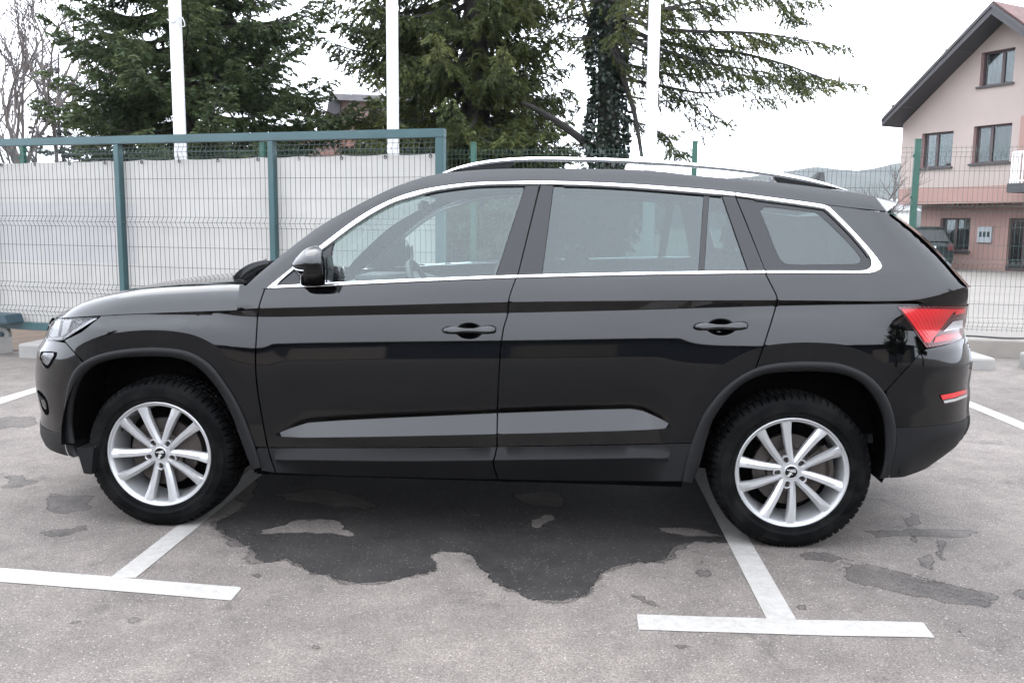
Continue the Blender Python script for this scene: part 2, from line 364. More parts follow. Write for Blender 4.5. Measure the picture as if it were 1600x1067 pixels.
def S(uv, off=0.0):
    """first hit of the pixel rays with the body skin (offset outwards)"""
    uv = np.atleast_2d(np.asarray(uv, float)); d = lray(uv); n = len(d)
    t = np.linspace(2.3, 5.2, 260); G = np.empty((n, len(t)))
    def g(tt, dd):
        P = CL+dd*tt[:, None]; xf = np.interp(P[:, 2], ZF, XF); xr = np.interp(P[:, 2], ZR, XR)
        f = F(P[:, 0], P[:, 2])+off
        out = np.maximum(xf-P[:, 0], P[:, 0]-xr); f = np.where(out > 0, -out, f); return np.abs(P[:, 1])-f
    for k, tk in enumerate(t): G[:, k] = g(np.full(n, tk), d)
    hit = (G < 0); i = np.where(hit.any(1), hit.argmax(1), 0); miss = ~hit.any(1) | (i == 0)
    lo = t[np.maximum(i-1, 0)].copy(); hi = t[i].copy()
    for _ in range(22):
        mid = (lo+hi)/2; gg = g(mid, d); lo = np.where(gg > 0, mid, lo); hi = np.where(gg > 0, hi, mid)
    tt = (lo+hi)/2; tt = np.where(miss, t[G.argmin(1)], tt)
    return CL+d*tt[:, None]

def Q(uv, off=0.0):
    uv = np.atleast_2d(np.asarray(uv, float)); wv = np.full(len(uv), .92)
    for _ in range(6):
        P = PP(uv, wv+off); wv = np.maximum(F(P[:, 0], P[:, 2]), .80)
    return PP(uv, wv+off)
def clipx(c, x0, x1):
    c = np.asarray(c, float); c = c if c[0, 0] < c[-1, 0] else c[::-1]
    m = (c[:, 0] > x0) & (c[:, 0] < x1)
    return np.vstack([[x0, np.interp(x0, c[:, 0], c[:, 1])], c[m], [x1, np.interp(x1, c[:, 0], c[:, 1])]])

# lattice of interior points following the character lines, in pixels
def _lat():
    cre = []; pts = []
    for x0, z0, rx, rz, dp in DENTS:
        for k in (1.08, .94, .78, .6, .4, .2, 1.3):
            a = np.linspace(0, 2*math.pi, 26)[:-1]; cre.append(np.stack([x0+rx*k*np.cos(a), z0+rz*k*np.sin(a)], 1))
    X = np.arange(-.95, 3.9, .024); Xd = np.arange(-.95, 3.9, .012)
    for R_, dz in ((R_K2, .0035), (R_K1, .0035), (R_W2, .0035), (R_W1, .0035), (R_C2, .0025), (R_C1, .0025), (R_S, .005)):
        for s in (-dz, dz): cre.append(np.stack([Xd, at(R_, Xd)+s], 1))
    cre.append(np.stack([X, at(R_W1, X)+.035], 1)); cre.append(np.stack([X, at(R_W1, X)+.016], 1))
    for f in np.linspace(.06, .97, 16): pts.append(np.stack([X, at(R_W1, X)+.035+f*(at(R_C2, X)-at(R_W1, X)-.035)], 1))
    for f in (.3, .6): pts.append(np.stack([X, at(R_C1, X)+f*(at(R_S, X)-at(R_C1, X))], 1))
    for z in np.arange(1.08, 1.75, .035): pts.append(np.stack([X, z+0*X], 1))
    for z in np.arange(.18, .34, .03): pts.append(np.stack([X, z+0*X], 1))
    for f in (.012, .022): pts.append(np.stack([X, at(R_T, X)+f*2], 1))
    for (x0, (th, rr)) in AP:
        for d in (.0715, .0785):
            a = np.linspace(-.3, math.pi+.3, 170); r = np.interp(a, th, rr)+d; q = np.stack([x0+r*np.cos(a), .36+r*np.sin(a)], 1); cre.append(q[q[:, 1] < at(R_C2, q[:, 0])])
        for d in (.02, .05, .10, .125, .15, .18, .21, .24, .272, .30):
            a = np.linspace(-.5, math.pi+.5, 90); r = np.interp(a, th, rr)+d; q = np.stack([x0+r*np.cos(a), .36+r*np.sin(a)], 1); pts.append(q[q[:, 1] < at(R_C2, q[:, 0])])
    def proj(P):
        P = P[(P[:, 0] > -.86) & (P[:, 0] < 3.72)]; f = F(P[:, 0], P[:, 1]); return l2p(np.stack([P[:, 0], -f, P[:, 1]], 1))
    C = proj(np.concatenate(cre)); Pf = proj(np.concatenate(pts))
    def thin(P, occ, c):
        o = []
        for p in P:
            k = (int(p[0]//c), int(p[1]//c)); ok = True
            for i in (-1, 0, 1):
                for j in (-1, 0, 1):
                    for q in occ.get((k[0]+i, k[1]+j), ()):
                        if (q[0]-p[0])**2+(q[1]-p[1])**2 < c*c: ok = False; break
                    if not ok: break
                if not ok: break
            if ok: o.append(p); occ.setdefault(k, []).append(p)
        return o
    occ = {}; c1 = thin(C, occ, 1.3)
    occ2 = {}
    for p in c1: occ2.setdefault((int(p[0]//4.2), int(p[1]//4.2)), []).append(p)
    c2 = thin(Pf, occ2, 4.2); return np.array(c1+c2)
def handle_dent(u, v, ru, rv, dp):
    c = PP([(u, v)], .925)[0]; DENTS.append((c[0], c[2], ru/362, rv/362, dp))
handle_dent(733, 517.5, 20, 12.5, .022); handle_dent(1127, 511.5, 21, 12.5, .022)
LAT = _lat()
def inside(P, poly):
    x, y = P[:, 0], P[:, 1]; r = np.zeros(len(P), bool); n = len(poly)
    for i in range(n):
        x0, y0 = poly[i]; x1, y1 = poly[(i+1) % n]
        if y0 == y1: continue
        c = ((y0 > y) != (y1 > y)) & (x < (x1-x0)*(y-y0)/(y1-y0)+x0); r ^= c
    return r
def bdist(P, poly):
    a = np.asarray(poly); b = np.roll(a, -1, 0); d = np.full(len(P), 1e9)
    for p, q in zip(a, b):
        e = q-p; L2 = e@e
        if L2 < 1e-12: continue
        t = np.clip(((P-p)@e)/L2, 0, 1); d = np.minimum(d, np.linalg.norm(P-p-t[:, None]*e, axis=1))
    return d
def closed(curves, step=6.0):
    """curves: list of polylines (each already smoothed) joined into one closed outline"""
    P = np.concatenate([np.asarray(c, float) for c in curves]); o = []
    for i in range(len(P)):
        p, q = P[i], P[(i+1) % len(P)]; d = np.linalg.norm(q-p)
        if d < .3: continue
        n = max(1, int(math.ceil(d/step)))
        for k in range(n): o.append(p+(q-p)*k/n)
    return np.array(o)
def meshobj(name, V, Fc, N, m, parent, mirror=False):
    """mesh with loop normals N (per face corner)"""
    V = np.asarray(V, float); N = np.asarray(N, float)
    if mirror:
        V = V*[1, -1, 1]; Fc = [f[::-1] for f in Fc]; o = []; k = 0; N = N*[1, -1, 1]; NN = []
        for f in Fc: NN.extend(N[k:k+len(f)][::-1]); k += len(f)
        N = np.array(NN)
    me = bpy.data.meshes.new(name); me.from_pydata(V.tolist(), [], [tuple(f) for f in Fc]); me.materials.append(m)
    me.polygons.foreach_set('use_smooth', [True]*len(me.polygons)); me.update()
    if len(me.loops) == len(N): me.normals_split_custom_set([tuple(n) for n in N])
    return link(name, me, parent)
def panel_data(poly, off=0.0, rim=.02, lat=None, flat=False, mind=2.2):
    lat = LAT if lat is None else lat
    bb0, bb1 = poly.min(0), poly.max(0)
    L_ = lat[(lat[:, 0] > bb0[0]) & (lat[:, 0] < bb1[0]) & (lat[:, 1] > bb0[1]) & (lat[:, 1] < bb1[1])]
    if len(L_): L_ = L_[inside(L_, poly)]
    if len(L_): L_ = L_[bdist(L_, poly) > mind]
    n = len(poly); V2 = [tuple(p) for p in poly]+[tuple(p) for p in L_]
    r = delaunay_2d_cdt([Vector(p) for p in V2], [(i, (i+1) % n) for i in range(n)], [], 1, 1e-4)
    vs = np.array([tuple(v) for v in r[0]]); fs = [list(f) for f in r[2]]
    P = S(vs, off)
    # orientation: normals must face the near side
    a, b, c = (P[np.array([f[k] for f in fs])] for k in range(3)); cr = np.cross(b-a, c-a); fs = [f if cr[i, 1] < 0 else f[::-1] for i, f in enumerate(fs)]
    nv = Nrm(P[:, 0], P[:, 2]); N = [nv[i] for f in fs for i in f]; V = P.tolist(); Fc = list(fs)
    if rim:
        # boundary ring pushed inwards
        cnt = {}
        for f in fs:
            for k in range(3): e = (f[k], f[(k+1) % 3]); cnt[e] = 1
        be = [e for e in cnt if (e[1], e[0]) not in cnt]
        for (i, j) in be:
            o = len(V); V += [P[i].tolist(), P[j].tolist(), (P[j]+[0, rim, 0]).tolist(), (P[i]+[0, rim, 0]).tolist()]
            nn = np.cross(P[j]-P[i], [0, -1, 0]); l = np.linalg.norm(nn); nn = nn/l*-1 if l > 0 else np.array([0, 0, 1.])
            Fc.append([o+1, o, o+3, o+2]); N += [nn]*4
    return V, Fc, N
def panel(name, curves, m, parent, off=0.0, rim=.02, both=True, label=None, step=6.0, **k):
    poly = closed(curves, step); V, Fc, N = panel_data(poly, off, rim, **k)
    o = meshobj(name, V, Fc, N, m, parent)
    if label: o['label'] = label
    far = meshobj(name, V, Fc, N, m, parent, True) if both else None
    return o, far
def strip(name, A, B, m, parent, off=.006, n=None, both=True, prof=(0, 1, 1, 0), rad=.006):
    """a moulded strip between two outlines (pixels): sits proud of the skin"""
    n = n or max(8, int(np.linalg.norm(np.diff(np.asarray(A, float), axis=0), axis=1).sum()/5))
    a, b = resamp(A, n), resamp(B, n); rows = []
    for t, h in ((0, -.6), (0, .35), (.18, .9), (.5, 1), (.82, .9), (1, .35), (1, -.6)):
        P = S(a*(1-t)+b*t); P[:, 1] -= off*h; rows.append(P)
    G = np.array(rows)
    outs = []
    for s in ((1, -1) if both else (1,)):
        mb = MB(); Q = G*[1, s, 1]; c = np.cross(Q[3, 1]-Q[3, 0], Q[4, 0]-Q[3, 0]); mb.grid(Q, flip=(c[1]*s > 0))
        outs.append(mb.build(name, m, parent, smooth=True))
    return outs

car = empty('parked_car', tuple(CARO), YAW)
tag(car, 'glossy black SUV with silver alloy wheels and chrome window trim, seen from its left side', 'car')
sm = smooth
# --- outlines
GAP = 1.1
GAP_FD = sm([(413.5, 452), (404, 482.5), (401, 520), (399.2, 560), (401, 598), (408, 644), (418, 698)], 4)
GAP_FDL = sm([(418, 698), (424, 718), (431, 738)], 4)
GAP_DD = sm([(808.5, 431), (805, 438), (795.5, 466), (793.5, 490), (787, 512), (783.5, 536), (780, 577), (778, 620), (777, 655), (776.5, 697)], 4)
GAP_DDL = sm([(776.5, 697), (773.5, 712), (770.5, 722), (773, 733), (778, 748)], 4)
GAP_DQ = sm([(1196, 428), (1207, 449), (1214.3, 467), (1209.6, 488), (1192.7, 542), (1181, 574)], 4)
GAP_QB = sm([(1446, 544), (1416, 576), (1383, 612)], 3)
GAP_HD = sm([(86, 495.5), (104, 496), (154, 493), (230, 489.5), (300, 487), (360, 485), (404, 482.8)], 3)
GAP_BF = sm([(100, 532), (113, 547), (131, 566)], 3)
AFO, ARO, AFI, ARI = (sm(p, 4) for p in (ARCH_F_OUT, ARCH_R_OUT, ARCH_F_IN, ARCH_R_IN))
def cut(c, lo=None, hi=None, ax=0):
    m_ = np.ones(len(c), bool)
    if lo is not None: m_ &= c[:, ax] >= lo
    if hi is not None: m_ &= c[:, ax] <= hi
    return c[m_]
def sh(c, dx, dy=0): return np.asarray(c, float)+[dx, dy]
SILLB = sm([(415, 451.5), (510, 447.5), (660, 440.5), (806, 435), (1000, 430.8), (1197, 428), (1360, 427.5), (1375, 423)], 3)
K1L = sm([(409, 699), (620, 698.5), (775, 697), (930, 694.5), (1078, 691.5)], 3)
# doors
fd, fd2 = panel('front_door', [sh(GAP_FD, GAP), cut(K1L, 420, 775)[:], sh(GAP_DD, -GAP)[::-1], cut(SILLB, 416, 806)[::-1]], PAINT, car)
rd, rd2 = panel('rear_door', [sh(GAP_DD, GAP), [(779, 697)], cut(K1L, 780, 1074), [(1079, 691.5)], cut(ARO, 1080, 1179)[:], sh(GAP_DQ, -GAP)[::-1], cut(SILLB, 810, 1195)[::-1]], PAINT, car)
# front fender (with the piece below, behind the wheel, down to the sill line)
panel('front_fender', [sh(GAP_HD, 0, GAP)[6:], [(404, 484)], sh(GAP_FD[GAP_FD[:, 1] > 484], -GAP), [(416, 698)], [(401, 698)], AFO[(AFO[:, 1] < 697) & (AFO[:, 0] > 131)][::-1], sh(GAP_BF, GAP)[::-1], [(128, 519), (158, 494.5)]], PAINT, car)
# cowl corner above the fender, in front of the door
panel('cowl_corner', [sh(clipx(GAP_HD, 371, 403), 0, -GAP), sh(GAP_FD[GAP_FD[:, 1] < 481], -GAP)[::-1], [(412, 452), (388, 446.5), (374, 446)]], PAINT, car)
# rear quarter: from the rear door to the tail, up behind the glass to the gutter line
QTOP = sm([(1378, 414), (1360, 390), (1330, 357), (1302, 329), (1292, 321.5), (1280, 319)], 3)[::-1]
panel('rear_quarter_panel', [sh(GAP_DQ, GAP), ARO[(ARO[:, 0] > 1182) & (ARO[:, 1] < 611)], sh(GAP_QB, -GAP)[::-1], [(1445, 541), (1425, 510), (1402, 478.5), (1430, 478), (1460, 478), (1490, 477.5), (1511, 477)],
      [(1513, 462), (1513, 450), (1492, 427), (1472, 404), (1434, 366), (1392, 334)], [(1386, 333), (1330, 325.5), (1276, 318.5)], QTOP, [(1376, 421), (1362, 427.5)], cut(SILLB, 1198, 1358)[::-1]], PAINT, car)
# roof side rail with the windscreen pillar, and spoiler end
RT = sm(_Rr, 3)
CHO = sm([(416, 450.5), (456, 418.5), (502, 382.5), (560, 339.5), (610, 312.5), (660, 296.5), (720, 287.3), (761, 284.6), (845, 283), (920, 284.8), (1000, 288.6), (1100, 296), (1148, 301), (1220, 311), (1276, 317.5)], 4)
CHI = sm([(431, 446), (460, 421.5), (507, 388), (560, 348.5), (610, 319.8), (650, 307), (685, 298), (739, 291), (790, 289), (845, 289), (920, 290.5), (1000, 295), (1100, 303), (1149, 307.3), (1200, 314), (1240, 319.4), (1278, 325)], 4)
panel('roof_side_panel', [cut(RT, None, 1368), [(1385, 330)], [(1330, 324.5), (1280, 318)], CHO[::-1], [(404, 452), (387, 447)]], PAINT, car, mind=1.8)
# --- lower cladding and arch trims
SIB = sm([(431, 738), (500, 741.5), (600, 744.5), (700, 747), (778, 748.5), (900, 750.5), (1064, 752)], 3)
panel('sill_trim', [[(420, 700), (500, 700)], sh(cut(K1L, 505, 774), 0, 1.3), sh(GAP_DDL, -GAP), cut(SIB, 432, 776)[::-1], sh(GAP_FDL, GAP)[::-1]], PLASTIC, car, off=.002)
panel('sill_trim', [sh(cut(K1L, 780, 1078), 0, 1.3), [(1080, 693), (1071, 722), (1064, 751.5)], cut(SIB, 780, 1062)[::-1], sh(GAP_DDL, GAP)[::-1]], PLASTIC, car, off=.002)
panel('fender_foot', [[(403, 700), (416, 700)], sh(GAP_FDL, -GAP), [(409, 735)], AFO[(AFO[:, 1] > 702) & (AFO[:, 0] > 380)][::-1]], PLASTIC, car, off=.001)
def QF(a): return Q(a)
def archtrim(O, I):
    n = 70; a, b = resamp(O, n), resamp(I, n); rows = []
    for t, h in ((0, -.004), (0, .004), (.12, .010), (.5, .013), (.85, .008), (1, -.004), (1.0, -.05)):
        base = QF(a)[:, 1]; uv = a*(1-t)+b*t; rows.append(PP(uv, -base+h))
    G = np.array(rows)
    for s in (1, -1):
        mb = MB(); Qg = G*[1, s, 1]; c = np.cross(Qg[3, 31]-Qg[3, 30], Qg[4, 30]-Qg[3, 30]); mb.grid(Qg, flip=(c[1]*s > 0)); mb.build('wheel_arch_trim', PLASTIC, car, smooth=True)
archtrim(AFO[2:-1], AFI); archtrim(ARO, ARI)
# --- chrome strips
strip('chrome_strip', clipx(CHO, 416, 844.3), clipx(CHI, 431, 843.5), CHROME, car)
strip('chrome_strip', clipx(CHO, 845.3, 1147.6), clipx(CHI, 844.6, 1149), CHROME, car)
BOTI = sm([(431, 446), (510, 441.8), (660, 435), (808, 429.6), (1000, 425), (1196, 422.4)], 4); BOTO = sm([(416, 451.5), (510, 447.5), (660, 440.5), (806, 435), (1000, 430.5), (1197, 427.8)], 4)
strip('chrome_strip', clipx(BOTO, 416, 807.4), clipx(BOTI, 431, 808.4), CHROME, car)
strip('chrome_strip', clipx(BOTO, 808.6, 1196.6), clipx(BOTI, 809.6, 1194.8), CHROME, car)
# dark frames behind the pillar trims close the shut lines
for pl in ([(818, 287), (868, 287.5), (850, 430), (770, 431)], [(1122, 303), (1155, 305), (1200, 424), (1162, 424)], [(1096, 301), (1112, 302), (1104, 424), (1086, 424)], [(425, 449), (514, 385), (524, 378), (512, 443)]):
    panel('door_frame', [pl], RUBBER, car, off=-.024, rim=0)
QO = sm([(1149.5, 301.2), (1220, 310.5), (1276, 318), (1292, 321.5), (1302, 329), (1330, 357), (1360, 390), (1372, 405), (1378, 415), (1375, 422.5), (1362, 427.5), (1340, 428.2), (1290, 428), (1198.5, 427.8)], 5)
QI = sm([(1150.5, 307.3), (1220, 316.6), (1268, 323.6), (1282, 326), (1292, 330), (1326, 363), (1349, 389), (1358, 401), (1362.3, 412), (1359, 419), (1351, 422), (1335, 422.8), (1290, 422.6), (1196.5, 422.6)], 5)
strip('chrome_strip', QO, QI, CHROME, car, n=90)
# --- window glass, pillars
fg, _ = panel('front_window', [[(521.5, 381)], sm([(521.5, 380), (560, 350), (610, 321), (650, 308.5), (685, 299.5), (740, 292.3), (790, 290), (820.5, 290)], 3), [(774.5, 430.5)], sm([(774, 431), (660, 435.5), (509.5, 441.5)], 3)], GLASSF, car, off=-.010, rim=0)
panel('window_corner_trim', [[(433, 445.5), (460, 423), (507, 389.5), (520.5, 381.5), (508.5, 441.5)]], GLOSSBLK, car, off=-.004, rim=.01)
panel('door_pillar_trim', [[(821.5, 290), (842.3, 289.5), (808.0, 430.2), (775.5, 430.8)]], GLOSSBLK, car, off=.0, rim=.015)
panel('door_pillar_trim', [[(845.2, 289.5), (864.5, 290.5), (846.8, 428.5), (810.2, 430)]], GLOSSBLK, car, off=.0, rim=.015)
panel('rear_window', [[(865.5, 291), (930, 292), (1000, 295.6), (1099.5, 303.4), (1091, 423), (1000, 425.3), (847.5, 428.6)]], GLASSR, car, off=-.010, rim=0)
panel('window_divider', [[(1100, 303.5), (1108, 304.2), (1100, 422.8), (1091.5, 423)]], GLOSSBLK, car, off=-.004, rim=.01)
panel('rear_window', [[(1108.5, 304.5), (1127.5, 306.5), (1168, 422.8), (1100.5, 422.8)]], GLASSR, car, off=-.010, rim=0)
panel('door_pillar_trim', [[(1128.5, 306.5), (1148.3, 307.8), (1195.0, 422.4), (1169, 422.8)]], GLOSSBLK, car, off=-.001, rim=.015)
QIo = QI[:]; fr_i = sm([(1192, 326), (1200, 323.5), (1240, 328), (1268, 331.5), (1282, 337), (1318, 371), (1338, 393), (1345.5, 404), (1343, 410), (1333, 412.5), (1290, 413), (1236, 413), (1222, 408), (1214, 396), (1200, 360), (1188, 330)], 4)
_qo = np.vstack([QI, [(1180, 380), (1165, 342), (1150.5, 307.5)]]); _qi = np.vstack([fr_i[2:], fr_i[:3]])
def band(name, A, B, n, off, m):
    a, b = resamp(A, n), resamp(B, n); G = []
    for t in (0, .33, .67, 1):
        P = S(a*(1-t)+b*t); P[:, 1] -= off; G.append(P)
    G = np.array(G)
    for s in (1, -1):
        mb = MB(); Q = G*[1, s, 1]; c = np.cross(Q[1, 5]-Q[1, 4], Q[2, 4]-Q[1, 4]); mb.grid(Q, flip=(c[1]*s > 0)); mb.build(name, m, car, smooth=True)
band('quarter_window_frame', _qo, _qi, 110, -.006, GLOSSBLK)
panel('quarter_window', [fr_i], GLASSR, car, off=-.008, rim=0)
# black seal line under the top chrome
_c = clipx(CHI, 500, 843); strip('window_seal', _c, sh(_c, 0, 2.0), RUBBER, car, off=.001)
strip('window_seal', CHI[(CHI[:, 0] > 866) & (CHI[:, 0] < 1128)], sh(CHI[(CHI[:, 0] > 866) & (CHI[:, 0] < 1128)], 0, 2.0), RUBBER, car, off=.001)
strip('window_seal', QI[2:36], QI[2:36]*[1, 1]+np.c_[np.linspace(0, -2.6, 34), np.linspace(2.2, .6, 34)], RUBBER, car, off=.001)
# ------------------------------------------------------------------ nose, tail, roof
def grid_obj(name, G, m, parent, smoothf=True, both=False, solid=0):
    outs = []
    for s in ((1, -1) if both else (1,)):
        mb = MB(); Q = np.asarray(G)*[1, s, 1]; mb.grid(Q, flip=(s < 0)); outs.append(mb.build(name, m, parent, smooth=smoothf))
    return outs
def wrap_rows(zs, xs, sgn, na=34):
    """rows running round the nose (sgn -1) or tail (+1): from side x position to the centre line and on to the other side"""
    G = []
    for z, x0 in zip(zs, xs):
        if sgn < 0: xa, xe, p = XA_F, float(np.interp(z, ZF, XF)), PF
        else: xa, xe, p = XA_R, float(np.interp(z, ZR, XR)), float(prz(z))
        s0 = np.clip((x0-xa)/(xe-xa), 0, .995)
        a0 = math.asin(min(1, s0**(p/2))); a = np.linspace(a0, math.pi/2, na)
        X = xa+(xe-xa)*np.sin(a)**(2/p); W = F(X, np.full(na, z)); W[-1] = 0
        half = np.stack([X, -W, np.full(na, z)], 1); G.append(np.vstack([half, (half*[1, -1, 1])[::-1][1:]]))
    return np.array(G)
def edge_fn(px):
    P = QF(px); o = np.argsort(P[:, 2]); return P[o, 2], P[o, 0]
# front bumper
_ez, _ex = edge_fn(np.vstack([cut(sh(GAP_BF, -GAP), None, None), AFO[(AFO[:, 0] < 131) & (AFO[:, 1] > 566)]]))
zt = S([(84, 532.5)])[0, 2]; zsp = S([(100, 680)])[0, 2]; zb = QF([(108, 712)])[0, 2]
def zrows(a, b, n): return np.linspace(a, b, n)
zz = zrows(zt, zsp+.003, 22); G = wrap_rows(zz, np.interp(zz, _ez, _ex), -1); grid_obj('front_bumper', G[::-1], PAINT, car)
zz = zrows(zsp+.004, zb, 8); G = wrap_rows(zz, np.interp(zz, _ez, _ex), -1); G[:, :, 1] *= 1.004; grid_obj('front_bumper_lip', G[::-1], PLASTIC, car)
# nose band behind the headlamps (grille zone)
zn = S([(90, 495.8)])[0, 2]
zz = zrows(zn-.004, zt+.002, 8); xs0 = np.full(8, -.70); G = wrap_rows(zz, xs0, -1); G[:, :, 0] += .03; grid_obj('front_grille', G[::-1], DARK, car)
# headlamp
HL = closed([sm([(154, 495), (128, 513), (102, 529.5), (98, 531.5)], 3), sm([(96, 532), (84, 533), (70.5, 533)], 3), sm([(70, 530), (73, 518), (77, 504), (81, 496.5)], 3), [(86, 496.6), (104, 497.2), (130, 496)]], 3)
def sub(P, f, c=None):
    c = P.mean(0) if c is None else c; return c+(P-c)*f
hp = MB()
glatt = np.stack(np.meshgrid(np.arange(60, 160, 4), np.arange(490, 540, 4)), -1).reshape(-1, 2).astype(float)
def lamp_piece(name, poly, m, par, off, rim=.015, both=True):
    V, Fc, N = panel_data(np.asarray(poly, float), off, rim, lat=glatt_all); o = meshobj(name, V, Fc, N, m, par); 
    o2 = meshobj(name, V, Fc, N, m, par, True) if both else None
    return o, o2
glatt_all = np.vstack([glatt, np.stack(np.meshgrid(np.arange(1400, 1520, 4), np.arange(470, 640, 4)), -1).reshape(-1, 2)])
HOUSE = mat('headlamp_bowl', (.09, .092, .095), .22, .6, var=.5, vscale=30)
h, h2 = lamp_piece('headlight', HL, HOUSE, car, -.035, rim=0)
for par, s in ((h, 0),):
    for nm, pl, mm, of in (('lens', sub(HL, .985), LENS, .001), ('light_strip', [(142, 499), (152, 497.5), (104, 527), (97, 528.5), (118, 514)], WHITELENS, -.012), ('reflector', [(86, 501), (95, 500), (90, 526), (79, 527)], SILVER, -.02),
                           ('reflector', [(100, 501), (112, 500), (104, 521), (95, 526)], SILVER, -.02), ('light_strip', [(73, 528), (98, 526.5), (97, 530), (72, 531)], WHITELENS, -.014)):
        lamp_piece(nm, closed([pl], 4) if nm != 'lens' else pl, mm, par, of, rim=0 if nm == 'lens' else .01, both=False)
lamp_piece('lens', sub(HL, .985), LENS, h2, .001, 0, False)
# fog lamp and bumper openings
lamp_piece('fog_lamp_recess', closed([sm([(64, 549), (88, 550), (84, 562), (75, 576), (68, 571), (62, 560)], 2)], 3), DARK, car, .0015, rim=0)
lamp_piece('fog_lamp', closed([sm([(68, 552), (84, 551.5), (80, 562), (74, 571), (69, 565)], 2)], 3), HOUSE, car, .004)
lamp_piece('bumper_intake', closed([sm([(58, 609), (66, 615), (73, 627), (76, 645), (71, 648), (64, 634)], 2)], 3), DARK, car, .002, rim=0)
lamp_piece('air_blade', closed([[(57.5, 611), (62, 618), (68.5, 624), (61, 626)]], 3), PLASTIC, car, .006)
# hood
E_ = S(GAP_HD); o_ = np.argsort(E_[:, 0]); GX, GZ = E_[o_, 0], E_[o_, 2]
cr = sm([(88, 492), (97, 483), (111.5, 475.5), (141, 466), (202.5, 454.5), (246, 449), (300, 445.3), (354, 442), (392, 441.5)], 3)
C_ = PP(cr, .80); CX = C_[:, 0]; CA = C_[:, 2]-np.interp(CX, GX, GZ)
znose = float(np.interp(GX[0], GX, GZ)); xf = float(np.interp(znose, ZF, XF))
Wn = F(GX[0], znose)
nL, nW = 60, 40; G = np.zeros((nL, nW*2-1, 3))
for i in range(nL):
    p = (i/(nL-1))**1.25
    for j in range(nW):
        q = 1-(1-j/(nW-1))**1.0; q = (j/(nW-1))**1.5
        we0 = float(F(GX[0]*(1-p)+.36*p, znose)); 
        Xe = GX[0]*(1-p)+.395*p; we = float(F(Xe, np.interp(Xe, GX, GZ))); wl = we*(1-q)
        s = min(1, wl/.92); xn = XA_F+(xf-XA_F)*(1-s**PF)**(1/PF); xn = min(xn, GX[0]) 
        xc = .395-.13*q
        X = xn*(1-p)+xc*p if q > 0 else Xe
        X = (Xe*(1-q)**3+(1-(1-q)**3)*(xn*(1-p)+xc*p))
        zg = np.interp(X, GX, GZ); A = np.interp(X, CX, CA); A0 = np.interp(X-(xn-GX[0])*1.0, CX, CA)
        e = max(0, float(F(X, zg))-wl) if X > GX[0] else 10
        dn = max(0, X-xn)
        Aa = np.interp(GX[0]+dn*1.0, CX, CA)*(q > 0) if q > .35 else A0*1.0
        Aa = A0
        z = zg+Aa*(1-math.exp(-max(0, we-wl)/.038))+.014*(1-(wl/we)**2)*min(1, dn/.5)
        G[i, j] = (X, -wl, z); G[i, -1-j] = (X, wl, z)
grid_obj('hood', G, PAINT, car)
HOODG = G
# hood front lip
Pn = G[0]; G2 = np.array([Pn, Pn+[.004, 0, -.012], Pn+[.03, 0, -.02]]); grid_obj('hood_lip', G2[::-1], PAINT, car)
# windscreen, roof, tail
_we = sm([(392, 444), (414, 421), (490, 361), (552, 325), (606, 298), (636, 286.5)], 3); We = resamp(S(_we), 20)
def across(E, nW, bulge, dx, pw=2.0):
    """rows across the car between mirrored edges; bulge up, dx shift of the centre along X"""
    q = np.linspace(-1, 1, nW); k = (1-np.abs(q)**pw)
    G = np.zeros((len(E), nW, 3))
    for i, (x, y, z) in enumerate(E):
        b = bulge[i] if hasattr(bulge, '__len__') else bulge; d = dx[i] if hasattr(dx, '__len__') else dx
        G[i] = np.stack([x+d*k, -q*y*-1, z+b*k], 1)
    return G
Gw = across(We, 25, .015, np.linspace(-.13, -.10, 20)); Gw[:, :, 2] -= .004; grid_obj('windscreen', Gw[::-1], GLASSF, car)
_re = sm([(637, 286), (685, 273), (761, 266), (842, 264.6), (1000, 267), (1100, 276.6), (1220, 286.5), (1326, 300.5), (1368, 308.5)], 4); Re = resamp(S(_re), 40); Re[:, 1] += .004
Gr = across(Re, 25, .028, np.r_[np.linspace(-.10, 0, 6), np.zeros(34)]); grid_obj('roof', Gr, PAINT, car)
# cowl between hood and windscreen
_g = G[-1][np.abs(G[-1][:, 1]) < .80]; cw = np.array([_g, _g+[.02, 0, -.05], _g*[1, .96, 1]+[.22, 0, -.04]]); grid_obj('cowl_panel', cw, DARK, car)
# spoiler
sp = S([(1368, 308.5), (1386, 331)]); 
t_ = np.linspace(0, 1, 9); top0 = sp[0]; top1 = PP([(1400, 315.5)], .60)[0]; lo1 = PP([(1401.5, 318.5)], .60)[0]; bot = sp[1]+[0, .01, 0]
def spl(pt, b, d): return across(np.array([pt]), 25, b, d)[0]
Gs = np.array([spl(top0, .026, 0), spl(top0*.5+top1*.5+[0, 0, .003], .024, .02), spl(top1, .02, .05), spl(lo1, .02, .05), spl(bot, .02, .0)]); grid_obj('roof_spoiler', Gs, PAINT, car)
mb = MB(); mb.add([sp[0], top1, lo1, sp[1]], [(0, 1, 2, 3)]); mb.build('spoiler_side', GLOSSBLK, car); mb = MB(); mb.add([tuple(np.array(p)*[1, -1, 1]) for p in (sp[0], top1, lo1, sp[1])], [(3, 2, 1, 0)]); mb.build('spoiler_side', GLOSSBLK, car)
# tailgate: edge curve down the pillar
te = sm([(1387, 333), (1393, 334), (1435, 367), (1473, 405), (1493, 428), (1513.5, 450), (1513, 463), (1512, 477)], 4); Te = resamp(S(te), 26)
Te2 = Te.copy(); Te2[:, 1] += .035; Te2[:, 0] -= .01
Gt = across(Te2, 31, 0, .10, 3.0); grid_obj('tailgate', Gt[:], PAINT, car)
